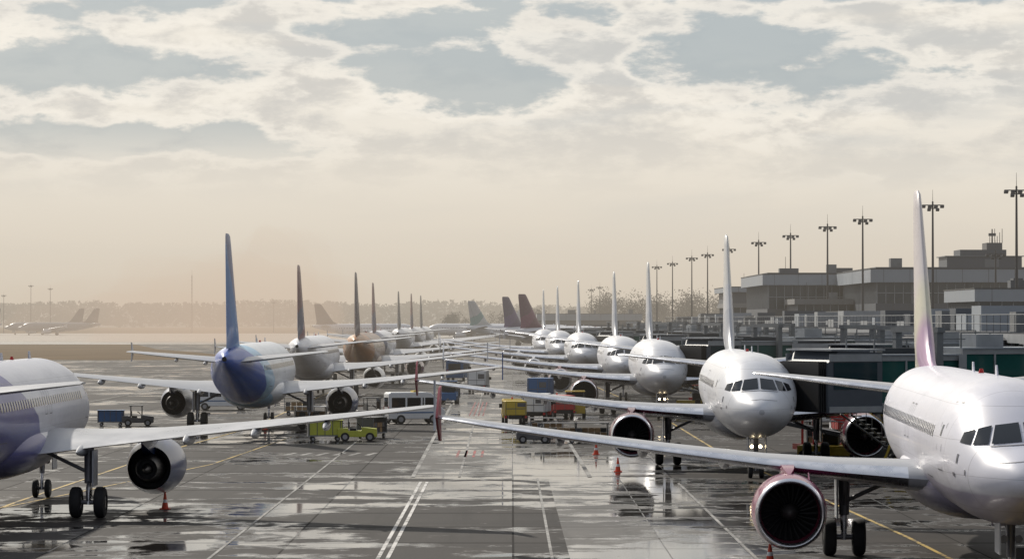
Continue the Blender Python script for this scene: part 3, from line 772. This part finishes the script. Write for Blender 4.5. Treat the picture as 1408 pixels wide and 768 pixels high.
for k in range(6):
    b.cyl((4 + k * .35, -1, 3.6), (4 + k * .35, -1, 4.6 + (k % 3) * .5), .05, .04, 'dsteel', 6)
b.cyl((4.5, 0, 3.6), (4.5, 0, 5.6), .12, .08, 'dsteel', 8); b.box(4.0, 5.0, -.2, .2, 4.6, 5.0, 'vgrey')
b.obj('plant_room_body', e, smooth=False)

# ------------------------------------------------------------------ lighting masts
def light_mast(X, Y, h, n=4):
    e = empty('light_mast', (X, Y, 0)); b = B()
    b.cyl((0, 0, 0), (0, 0, .5), .45, .45, 'conc', 12)
    b.cyl((0, 0, .5), (0, 0, h), .22, .10, 'pole', 12)
    b.cyl((0, 0, h), (0, 0, h + 1.4), .03, .015, 'pole', 6)
    b.box(-1.2, 1.2, -.07, .07, h - .5, h - .38, 'pole'); b.box(-.7, .7, -.5, -.4, h - .9, h - .8, 'pole')
    b.cyl((0, 0, h - .45), (0, -.5, h - .85), .05, .05, 'pole', 6)
    for k in range(n):
        x = -1.1 + 2.2 * k / (n - 1)
        mt = Matrix.Translation((x, -.12, h - .6)) @ Matrix.Rotation(radians(-28), 4, 'X')
        b.box(-.22, .22, -.2, .2, -.12, .12, 'pole', mt); b.box(-.2, .2, -.17, .17, -.14, -.12, 'hub', mt)
    for x in (-.5, .5):
        mt = Matrix.Translation((x, -.5, h - 1.0)) @ Matrix.Rotation(radians(-28), 4, 'X'); b.box(-.2, .2, -.18, .18, -.12, .12, 'pole', mt)
    b.obj('mast_body', e)
    return e
for X, Y in ((52.9, 305), (49.9, 345), (47.5, 394), (46.2, 426), (45.1, 471), (43.5, 513), (42, 563), (41, 610), (39.8, 644), (39, 707), (37.5, 753)):
    light_mast(X, Y, 21.4)
light_mast(64.5, 388, 16.6)
for X, Y, h in ((-262, 1500, 20), (-248, 1500, 25), (-238, 1500, 23.5), (30, 1100, 19), (33.5, 1110, 20), (-131, 1600, 17)): light_mast(X, Y, h)
def radio_mast(X, Y, h):
    e = empty('radio_mast', (X, Y, 0)); b = B()
    c = [(0, .5), (-.43, -.25), (.43, -.25)]; seg = int(h / 2)
    for k in range(seg):
        z0, z1 = k * 2.0, k * 2.0 + 2; s0, s1 = 1 - .7 * z0 / h, 1 - .7 * z1 / h
        for i in range(3):
            p, q = c[i], c[(i + 1) % 3]
            b.cyl((p[0] * s0, p[1] * s0, z0), (p[0] * s1, p[1] * s1, z1), .06, .06, 'pole', 5, False)
            b.cyl((p[0] * s0, p[1] * s0, z0), (q[0] * s1, q[1] * s1, z1), .035, .035, 'pole', 4, False)
    b.cyl((0, 0, h), (0, 0, h + 3), .05, .03, 'pole', 6); b.obj('lattice', e)
radio_mast(-165, 1500, 30)

# ------------------------------------------------------------------ service vehicles
def wheels(b, xs, yw, r, w=.22):
    for x in xs:
        for s in (-1, 1):
            y = s * yw
            b.cyl((x, y - w / 2, r), (x, y + w / 2, r), r, r, 'tyre', 20)
            b.cyl((x, y - w / 2 - .01, r), (x, y + w / 2 + .01, r), r * .55, r * .55, 'hub', 14)
def van(X, Y, rot, name='van', L=5.4, W=2.0, H=2.5, body='vwhite', sc=1.0):
    e = empty(name, (X, Y, 0), radians(rot), sc); b = B(); h = L / 2
    prof = [(-h, .38), (h - .05, .38), (h, .6), (h, 1.05), (h - .25, 1.25), (h - .75, H - .45), (h - 1.1, H - .08), (h - 1.5, H), (-h + .15, H), (-h, H - .15)]
    b.ext(prof, -W / 2, W / 2, body); b.obj('body', e, bevel=.06)
    b = B()
    for s in (-1, 1):
        y = s * (W / 2 + .004); 
        for x0, x1 in ((-h + .25, -h + 1.35), (-h + 1.5, -h + 2.6), (-h + 2.75, h - 1.75)):
            if x1 > x0: b.ext([(x0, 1.3), (x1, 1.3), (x1, H - .42), (x0, H - .42)], y - .003, y + .003, 'glass')
        b.ext([(h - 1.65, 1.3), (h - .5, 1.3), (h - .95, H - .42), (h - 1.65, H - .42)], y - .003, y + .003, 'glass')
        b.box(-h + .2, h - .4, y - .006, y + .006, .85, .95, 'vblue')
        b.box(h - .85, h - .7, y + (.0 if s > 0 else -.2), y + (.2 if s > 0 else 0), 1.35, 1.65, 'black')
        b.box(h - .03, h + .015, s * .65 - .18, s * .65 + .18, .75, .95, 'hub'); b.box(-h - .015, -h + .02, s * .85 - .07, s * .85 + .07, 1.0, 1.4, 'tail_light')
    mt = Matrix.Translation((h - .50, 0, 1.66)) @ Matrix.Rotation(radians(-32), 4, 'Y'); b.box(.0, .03, -W / 2 + .12, W / 2 - .12, -.42, .42, 'glass', mt)
    b.box(-h - .012, -h + .01, -.75, .75, 1.35, H - .4, 'glass'); b.box(h - .02, h + .05, -W / 2 + .05, W / 2 - .05, .38, .6, 'vgrey')
    b.box(-.2, .2, -.6, .6, H, H + .12, 'yellow')
    wheels(b, (-h + 1.0, h - .95), W / 2 - .1, .36); b.obj('glazing_and_wheels', e)
def box_truck(X, Y, rot, cab='vwhite', boxm='vwhite', L=5.6, W=2.2, H=2.6, name='service_truck', boxed=True, sc=1.0):
    e = empty(name, (X, Y, 0), radians(rot), sc); b = B(); h = L / 2
    b.ext([(h - 1.7, .5), (h, .5), (h, 1.2), (h - .3, 2.05), (h - .5, 2.2), (h - 1.7, 2.2)], -W / 2 + .08, W / 2 - .08, cab)
    if boxed:
        b.box(-h, h - 1.85, -W / 2, W / 2, .85, H, boxm); 
    else:
        b.box(-h, h - 1.85, -W / 2, W / 2, .85, 1.05, boxm)
    b.obj('cab_and_body', e, bevel=.05)
    b = B()
    b.box(-h, h - .2, -W / 2 + .4, W / 2 - .4, .5, .84, 'black')
    if boxed:
        for s in (-1, 1):
            for k in range(5): 
                x = -h + .1 + k * (L - 2.1) / 4
                b.box(x - .03, x + .03, s * (W / 2 + .015) - .015, s * (W / 2 + .015) + .015, .9, H - .05, 'vgrey')
        b.box(-h - .012, -h, -W / 2 + .08, -W / 2 + .12, .9, H - .1, 'vgrey'); b.box(-h - .012, -h, -.02, .02, .9, H - .1, 'vgrey'); b.box(-h - .012, -h, W / 2 - .12, W / 2 - .08, .9, H - .1, 'vgrey')
        b.box(-h - .014, -h, -W / 2 + .13, W / 2 - .13, 1.4, 1.46, 'vgrey'); b.box(-h - .02, -h, -.9, -.15, 1.6, 2.2 if H > 2.3 else 1.95, 'vgrey')
    else:
        random.seed(int(X * 7 + Y))
        for k in range(4):
            x = -h + .15 + k * .85; b.box(x, x + .75, -W / 2 + .15, W / 2 - .15, 1.05, 1.4 + random.random() * .6, random.choice(['vtan', 'vgrey', 'vblue', 'vred']))
    for s in (-1, 1):
        y = s * (W / 2 - .076)
        b.ext([(h - 1.4, 1.3), (h - .2, 1.3), (h - .42, 1.95), (h - 1.4, 1.95)], y - .01, y + .01, 'glass')
        b.box(h - .02, h + .02, s * .75 - .15, s * .75 + .15, .75, .95, 'hub'); b.box(-h - .03, -h + .01, s * .9 - .1, s * .9 + .1, .6, .8, 'tail_light')
        b.box(h - .5, h - .4, y + (0 if s > 0 else -.25), y + (.25 if s > 0 else 0), 1.4, 1.75, 'black')
    mt = Matrix.Translation((h - .16, 0, 1.63)) @ Matrix.Rotation(radians(-19.5), 4, 'Y'); b.box(0, .03, -W / 2 + .2, W / 2 - .2, -.36, .36, 'glass', mt)
    b.cyl((h - 1.1, 0, 2.2), (h - 1.1, 0, 2.35), .09, .07, 'orange', 10)
    wheels(b, (-h + .9, h - .85), W / 2 - .16, .42, .26); b.obj('details', e)
def tractor(X, Y, rot, body='yellow', roof=True, name='baggage_tractor', sc=1.0):
    e = empty(name, (X, Y, 0), radians(rot), sc); b = B()
    b.ext([(-1.5, .32), (1.5, .32), (1.5, .95), (.3, 1.08), (.3, .8), (-.7, .8), (-.7, 1.0), (-1.5, 1.0)], -.75, .75, body); b.obj('chassis', e, bevel=.05)
    b = B()
    b.box(-.6, -.1, -.55, .55, .82, 1.0, 'black'); b.box(-.72, -.6, -.55, .55, 1.0, 1.5, 'black')
    b.cyl((.35, .3, 1.0), (.05, .3, 1.3), .02, .02, 'black', 6); b.cyl((.03, .3, 1.27), (.07, .3, 1.33), .18, .18, 'black', 14)
    if roof:
        for x in (-.7, .38):
            for s in (-1, 1): b.cyl((x, s * .68, .95), (x, s * .66, 1.95), .035, .035, 'vgrey', 6)
        b.box(-.85, .5, -.75, .75, 1.95, 2.03, body); b.box(.36, .38, -.64, .64, 1.1, 1.9, 'glass')
    for s in (-1, 1): b.box(1.48, 1.53, s * .5 - .1, s * .5 + .1, .65, .82, 'hub')
    b.box(-1.75, -1.5, -.08, .08, .4, .5, 'steel'); wheels(b, (-.95, .95), .68, .34, .22); b.obj('details', e)
def cart(X, Y, rot, load=True, cover=None, sc=1.0, closed=None):
    e = empty('baggage_cart', (X, Y, 0), radians(rot), sc); b = B()
    b.box(-1.5, 1.5, -.78, .78, .42, .52, 'steel'); b.cyl((1.5, 0, .45), (2.3, 0, .4), .04, .04, 'steel', 6)
    for x in (-1.45, 1.45):
        for s in (-1, 1): b.cyl((x, s * .74, .52), (x, s * .74, 1.75), .03, .03, 'steel', 6)
        b.box(x - .02, x + .02, -.74, .74, .52, 1.7, 'vgrey')
    b.box(-1.55, 1.55, -.82, .82, 1.75, 1.8, cover or 'vgrey')
    if closed:
        b.box(-1.42, 1.42, -.7, .7, .53, 1.74, closed)
        for k in range(5): b.box(-1.4 + k * .66, -1.34 + k * .66, -.72, -.70, .53, 1.74, 'vgrey')
    elif load:
        random.seed(int(X * 13 + Y))
        for k in range(5):
            for l in range(2):
                x = -1.35 + k * .55; b.box(x, x + .48, -.6, -.02 + random.random() * .5, .52 + l * .42, .9 + l * .42, random.choice(['vtan', 'vtan', 'vgrey', 'vgrey', 'vtan', 'black']))
    wheels(b, (-1.05, 1.05), .62, .2, .14); b.obj('cart_body', e)
def cone(X, Y):
    e = empty('traffic_cone', (X, Y, 0)); b = B()
    b.box(-.2, .2, -.2, .2, 0, .04, 'orange')
    b.cyl((0, 0, .04), (0, 0, .26), .14, .10, 'orange', 16, False); b.cyl((0, 0, .26), (0, 0, .38), .10, .075, 'vwhite', 16, False); b.cyl((0, 0, .38), (0, 0, .7), .075, .025, 'orange', 16)
    b.obj('cone_body', e)
def stairs(X, Y, rot):
    e = empty('boarding_stairs', (X, Y, 0), radians(rot)); b = B()
    b.box(-2.6, 2.2, -.9, .9, .45, .75, 'vred')
    for k in range(14): b.box(-2.4 + k * .3, -2.1 + k * .3, -.7, .7, .8 + k * .18, .84 + k * .18, 'steel')
    for s in (-1, 1):
        b.ext([(-2.5, .75), (1.9, 3.2), (1.9, 3.5), (-2.5, 1.05)], s * .75 - .03, s * .75 + .03, 'vred')
        b.cyl((-2.5, s * .75, 1.7), (1.9, s * .75, 4.2), .03, .03, 'vwhite', 6); b.cyl((1.7, s * .7, .75), (1.7, s * .7, 3.3), .07, .07, 'vred', 8)
        for k in range(5): b.cyl((-2.4 + k, s * .75, .85 + k * .56), (-2.4 + k, s * .75, 1.75 + k * .56), .02, .02, 'vwhite', 5)
    b.box(1.8, 2.9, -.8, .8, 3.2, 3.3, 'steel'); wheels(b, (-1.8, 1.5), .75, .35); b.obj('stairs_body', e)
def belt_loader(X, Y, rot):
    e = empty('belt_loader', (X, Y, 0), radians(rot)); b = B()
    b.box(-2, 1.6, -.8, .8, .4, .9, 'yellow'); b.ext([(-3, .9), (3, 2.1), (3, 2.3), (-3, 1.15)], .0, .7, 'vgrey'); b.box(-.4, .4, -.75, -.1, .9, 1.5, 'black')
    wheels(b, (-1.5, 1.2), .7, .35); b.obj('loader_body', e)

tractor(-26.2, 204, 5, 'vgrey', sc=.72); cart(-28.1, 204, 5, True, 'vblue', sc=.62, closed='vblue')
cart(-11.5, 179, 8, True, 'lime', sc=.72, closed='lime'); tractor(-9.5, 179, 3, 'lime', sc=.8); cart(-8.8, 183, 70, sc=.75)
van(-7.0, 209, 14, L=4.6, sc=.9); tractor(-10.0, 211, 15, 'vgrey', sc=.9); cart(-14.2, 205, 10, True, 'vwhite', sc=.75)
box_truck(.1, 208, 95, 'yellow', 'yellow', 4.8, 1.9, 2.1, sc=.8); box_truck(1.95, 214, 80, 'vred', 'vwhite', 5.0, 2.0, 2.4, 'catering_truck', sc=.85)
box_truck(3.6, 220, 100, 'vwhite', 'vred', 5.0, 2.0, 2.2, 'catering_truck', sc=.8)
tractor(1.3, 176, 182, 'vgrey', False, sc=.7); cart(2.9, 176.2, 182, sc=.68); cart(4.8, 176.5, 183, sc=.68); cart(2.2, 184, 178, sc=.7)
van(-6.5, 353, 80, 'van', 5, 2.1, 2.5, 'vblue'); box_truck(-3.4, 300, 85, 'vwhite', 'vwhite', sc=.85); cart(-5.5, 262, 88); tractor(-5.6, 258, 88, 'vblue')
van(-23.8, 240, 0, 'van', sc=.85); box_truck(2.7, 262, 80, 'vwhite', 'vblue', sc=.85); tractor(4.8, 222, 90, 'yellow'); cart(-13.2, 226, 5, sc=.8); cart(-16.5, 226, 5, sc=.8)
stairs(17.6, 158, 200); belt_loader(16.6, 152, 165); tractor(18.6, 148, 95, 'vgrey'); cart(19.7, 155, 80); cart(17.9, 163, 0)
van(22.5, 132, 92, 'van', body='vgrey'); box_truck(20.5, 176, 90, 'vwhite', 'vred'); van(22, 205, 88); belt_loader(15, 236, 170); tractor(16, 242, 60, 'vred')
tractor(13.75, 75.7, -90, 'yellow', False, 'pushback_tractor')
for p in ((-13.7, 115), (5.2, 143), (4.65, 161), (-16.7, 197), (-7.2, 70), (7.9, 89.2), (7.6, 190), (-29, 190), (4.7, 240)): cone(*p)

# ------------------------------------------------------------------ far terrain and trees
random.seed(3)
bm_v = []; bm_f = []; nx = 220
for i in range(nx + 1):
    X = -1500 + 3200 * i / nx
    hh = 19 + 8 * noise.noise(Vector((X * .004, 1.3, 0))) + 3 * noise.noise(Vector((X * .02, 4, 0)))
    if X > -60: hh *= max(.25, 1 - (X + 60) / 500)
    for (yy, f) in ((2500, 0), (2700, .55), (2900, .95), (3300, 1.0), (3800, 0)): bm_v.append((X, yy, hh * f - .2))
for i in range(nx):
    for k in range(4): bm_f.append((i * 5 + k, (i + 1) * 5 + k, (i + 1) * 5 + k + 1, i * 5 + k + 1))
me = bpy.data.meshes.new('hill'); me.from_pydata(bm_v, [], bm_f); me.materials.append(M['leaf']); me.shade_smooth()
o = bpy.data.objects.new('hill', me); COL.objects.link(o)
def clump(b, c, r, m):
    for _ in range(3):
        p = [Vector(c) + Vector((random.uniform(-1, 1), random.uniform(-1, 1), random.uniform(-1, 1))) * r for _ in range(3)]
        b.add(p, [(0, 1, 2)], m)
b = B()
for i in range(3200):
    X = random.uniform(-900, 700); Y = random.uniform(2500, 2900)
    base = 17 * max(0, min(1, (Y - 2500) / 350)); 
    if X > -60: base *= max(.25, 1 - (X + 60) / 500)
    th = 7 + 5 * noise.noise(Vector((X * .012, Y * .01, 2)))
    for k in range(7): clump(b, (X + random.gauss(0, 3), Y + random.gauss(0, 2), base + th * random.uniform(-.1, .9)), 2.8, 'leaf')
b.obj('distant_tree_line', None, smooth=False)
def tree(b, X, Y, h):
    b.cyl((X, Y, 0), (X, Y, h * .55), h * .022, h * .012, 'bark', 6, False)
    for k in range(9):
        a = random.uniform(0, 2 * pi); z = h * random.uniform(.25, .6); q = (X + cos(a) * h * .25 * random.uniform(.6, 1.1), Y + sin(a) * h * .25, z + h * random.uniform(.15, .4))
        b.cyl((X, Y, z), q, h * .01, h * .004, 'bark', 4, False)
        for j in range(26):
            c = (q[0] + random.gauss(0, h * .085), q[1] + random.gauss(0, h * .085), q[2] + random.gauss(0, h * .09)); clump(b, c, .42, 'leaf')
b = B()
for i in range(44): tree(b, random.uniform(38, 100), random.uniform(1180, 1400), random.uniform(13, 20))
for i in range(22): tree(b, random.uniform(-30, 44), random.uniform(1300, 1500), random.uniform(7, 12))
b.obj('tree_line', None, smooth=False)
block('hangar', 8, 40, 900, 930, [(0, 7, 'wall'), (7, 9, 'fascia')], 9.1, over=.3)

# ------------------------------------------------------------------ haze and dust (absorbing volumes, own glow stands in for scattered light)
def haze_mat(name, dens, col, lum):
    m = bpy.data.materials.new(name); m.use_nodes = True; nt = m.node_tree
    nt.nodes.remove(nt.nodes['Principled BSDF']); out = nt.nodes['Material Output']
    a = nt.nodes.new('ShaderNodeVolumeAbsorption'); a.inputs['Color'].default_value = (0, 0, 0, 1); a.inputs['Density'].default_value = dens
    em = nt.nodes.new('ShaderNodeEmission'); em.inputs['Color'].default_value = (*col, 1); em.inputs['Strength'].default_value = dens * lum  # emission imitates daylight scattered by the haze and dust
    ad = nt.nodes.new('ShaderNodeAddShader'); nt.links.new(a.outputs[0], ad.inputs[0]); nt.links.new(em.outputs[0], ad.inputs[1]); nt.links.new(ad.outputs[0], out.inputs['Volume'])
    return m
b = B(); b.box(-6000, 6000, 160, 14000, -5, 40, haze_mat('haze_air', 0.00038, (0.66, 0.58, 0.475), 1.0)); b.obj('haze', None, smooth=False)
dm = haze_mat('dust_air', 0.0040, (0.62, 0.45, 0.33), 1.0)
for (X, Y, Z, a, c, d) in ((-92, 930, 3, 48, 50, 27), (-74, 905, 3, 26, 40, 32), (-128, 970, 2, 46, 50, 19)):
    me = bpy.data.meshes.new('dust_cloud'); bm = bmesh.new(); bmesh.ops.create_icosphere(bm, subdivisions=5, radius=1)
    for v in bm.verts:
        k = 1 + .35 * noise.noise(v.co * 1.6 + Vector((X, 0, 0))) + .12 * noise.noise(v.co * 4.5 + Vector((X, 3, 0)))
        v.co = Vector((v.co.x * a * k, v.co.y * c * k, v.co.z * d * k))
    bm.to_mesh(me); bm.free(); me.materials.append(dm); me.shade_smooth()
    o = bpy.data.objects.new('dust_cloud', me); COL.objects.link(o); o.location = (X, Y, Z)

# ------------------------------------------------------------------ world
w = bpy.data.worlds.new('World'); scene.world = w; w.use_nodes = True
nt = w.node_tree; N = nt.nodes; L = nt.links; bg = N['Background']
tc = N.new('ShaderNodeTexCoord'); sp = N.new('ShaderNodeSeparateXYZ'); L.new(tc.outputs['Generated'], sp.inputs[0]); X, Y, Z = sp.outputs
sky = N.new('ShaderNodeTexSky'); sky.sky_type = 'NISHITA'; sky.sun_disc = False
SUN_EL, SUN_AZ = 36, -30
sky.sun_elevation = radians(SUN_EL); sky.sun_rotation = radians(SUN_AZ); sky.dust_density = 3
sk = N.new('ShaderNodeVectorMath'); sk.operation = 'SCALE'; L.new(sky.outputs[0], sk.inputs[0]); sk.inputs[3].default_value = 0.08
mp = N.new('ShaderNodeMapping'); mp.inputs['Scale'].default_value = (9, 9, 26); L.new(tc.outputs['Generated'], mp.inputs[0])
n1 = noise_n(nt, mp.outputs[0], 1.7, 8, 0.56, 0.2)
mp2 = N.new('ShaderNodeMapping'); mp2.inputs['Scale'].default_value = (17, 17, 44); mp2.inputs['Location'].default_value = (3, 1, 2); L.new(tc.outputs['Generated'], mp2.inputs[0])
n2 = noise_n(nt, mp2.outputs[0], 2.2, 9, 0.6, 0.15)
mp3 = N.new('ShaderNodeMapping'); mp3.inputs['Scale'].default_value = (4, 4, 34); mp3.inputs['Location'].default_value = (7, 2, 5); L.new(tc.outputs['Generated'], mp3.inputs[0])
n3 = noise_n(nt, mp3.outputs[0], 1.6, 6, 0.5, 0.3)
field = None
for cx, cz, rx, rz in ((.075, .089, .046, .015), (-.015, .083, .05, .010), (-.155, .107, .075, .009), (-.135, .086, .07, .009), (.14, .111, .07, .006), (-.15, .060, .07, .007), (.02, .104, .03, .007), (-.05, .098, .03, .006)):
    a = math_n(nt, 'DIVIDE', math_n(nt, 'SUBTRACT', X, cx), rx); c_ = math_n(nt, 'DIVIDE', math_n(nt, 'SUBTRACT', Z, cz), rz)
    dd = math_n(nt, 'ADD', math_n(nt, 'MULTIPLY', a, a), math_n(nt, 'MULTIPLY', c_, c_))
    g = math_n(nt, 'DIVIDE', 1.0, math_n(nt, 'ADD', 1.0, dd))
    field = g if field is None else math_n(nt, 'MAXIMUM', field, g)
mod = math_n(nt, 'ADD', math_n(nt, 'MULTIPLY', math_n(nt, 'SUBTRACT', n1, .5), 2.0), math_n(nt, 'MULTIPLY', math_n(nt, 'SUBTRACT', n2, .5), 1.5))
f = math_n(nt, 'ADD', field, mod)
gap = sstep(nt, f, 0.47, 0.72)
rim = math_n(nt, 'MULTIPLY', sstep(nt, f, 0.22, 0.45), math_n(nt, 'SUBTRACT', 1.0, gap))
up = sstep(nt, Z, 0.046, 0.07)
gap = math_n(nt, 'MULTIPLY', gap, up)
blue = mixc(nt, 0.85, sk.outputs[0], (0.37, 0.45, 0.50))
cloud = mixc(nt, sstep(nt, n2, .36, .6), (0.66, 0.64, 0.60), (0.89, 0.84, 0.75))
cloud = mixc(nt, math_n(nt, 'MULTIPLY', sstep(nt, n3, .5, .66), .5), cloud, (0.56, 0.58, 0.58))
cloud = mixc(nt, math_n(nt, 'MULTIPLY', rim, .55), cloud, (0.98, 0.93, 0.84))
smoothc = mixc(nt, math_n(nt, 'MULTIPLY', sstep(nt, n3, .42, .66), .35), (0.81, 0.75, 0.65), (0.66, 0.645, 0.60))
cl = mixc(nt, sstep(nt, Z, 0.034, 0.074), smoothc, cloud)
c = mixc(nt, math_n(nt, 'MULTIPLY', gap, 0.8), cl, blue)
hz = mixc(nt, sstep(nt, Z, -0.002, 0.05), (0.70, 0.615, 0.505), c)
hz = mixc(nt, sstep(nt, Z, 0.15, 0.8), hz, (0.42, 0.47, 0.55))
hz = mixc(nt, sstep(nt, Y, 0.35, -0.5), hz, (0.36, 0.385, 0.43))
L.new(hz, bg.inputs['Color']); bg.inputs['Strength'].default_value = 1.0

sun = bpy.data.lights.new('sun', 'SUN'); sun.energy = 4.4; sun.angle = radians(1.5); sun.color = (1, .93, .82)
so = bpy.data.objects.new('sun', sun); COL.objects.link(so)
d = Vector((sin(radians(SUN_AZ)) * cos(radians(SUN_EL)), cos(radians(SUN_AZ)) * cos(radians(SUN_EL)), sin(radians(SUN_EL))))
so.rotation_euler = (-d).to_track_quat('-Z', 'Y').to_euler()

cam = bpy.data.cameras.new('camera'); co = bpy.data.objects.new('camera', cam); COL.objects.link(co)
co.location = (0, 0, 7.5); co.rotation_euler = (radians(90 + .773), 0, 0)
cam.sensor_width = 36; cam.lens = 102.3; cam.clip_end = 30000; cam.clip_start = .5
scene.camera = co
scene.view_settings.view_transform = 'Standard'; scene.view_settings.look = 'None'; scene.view_settings.exposure = 0
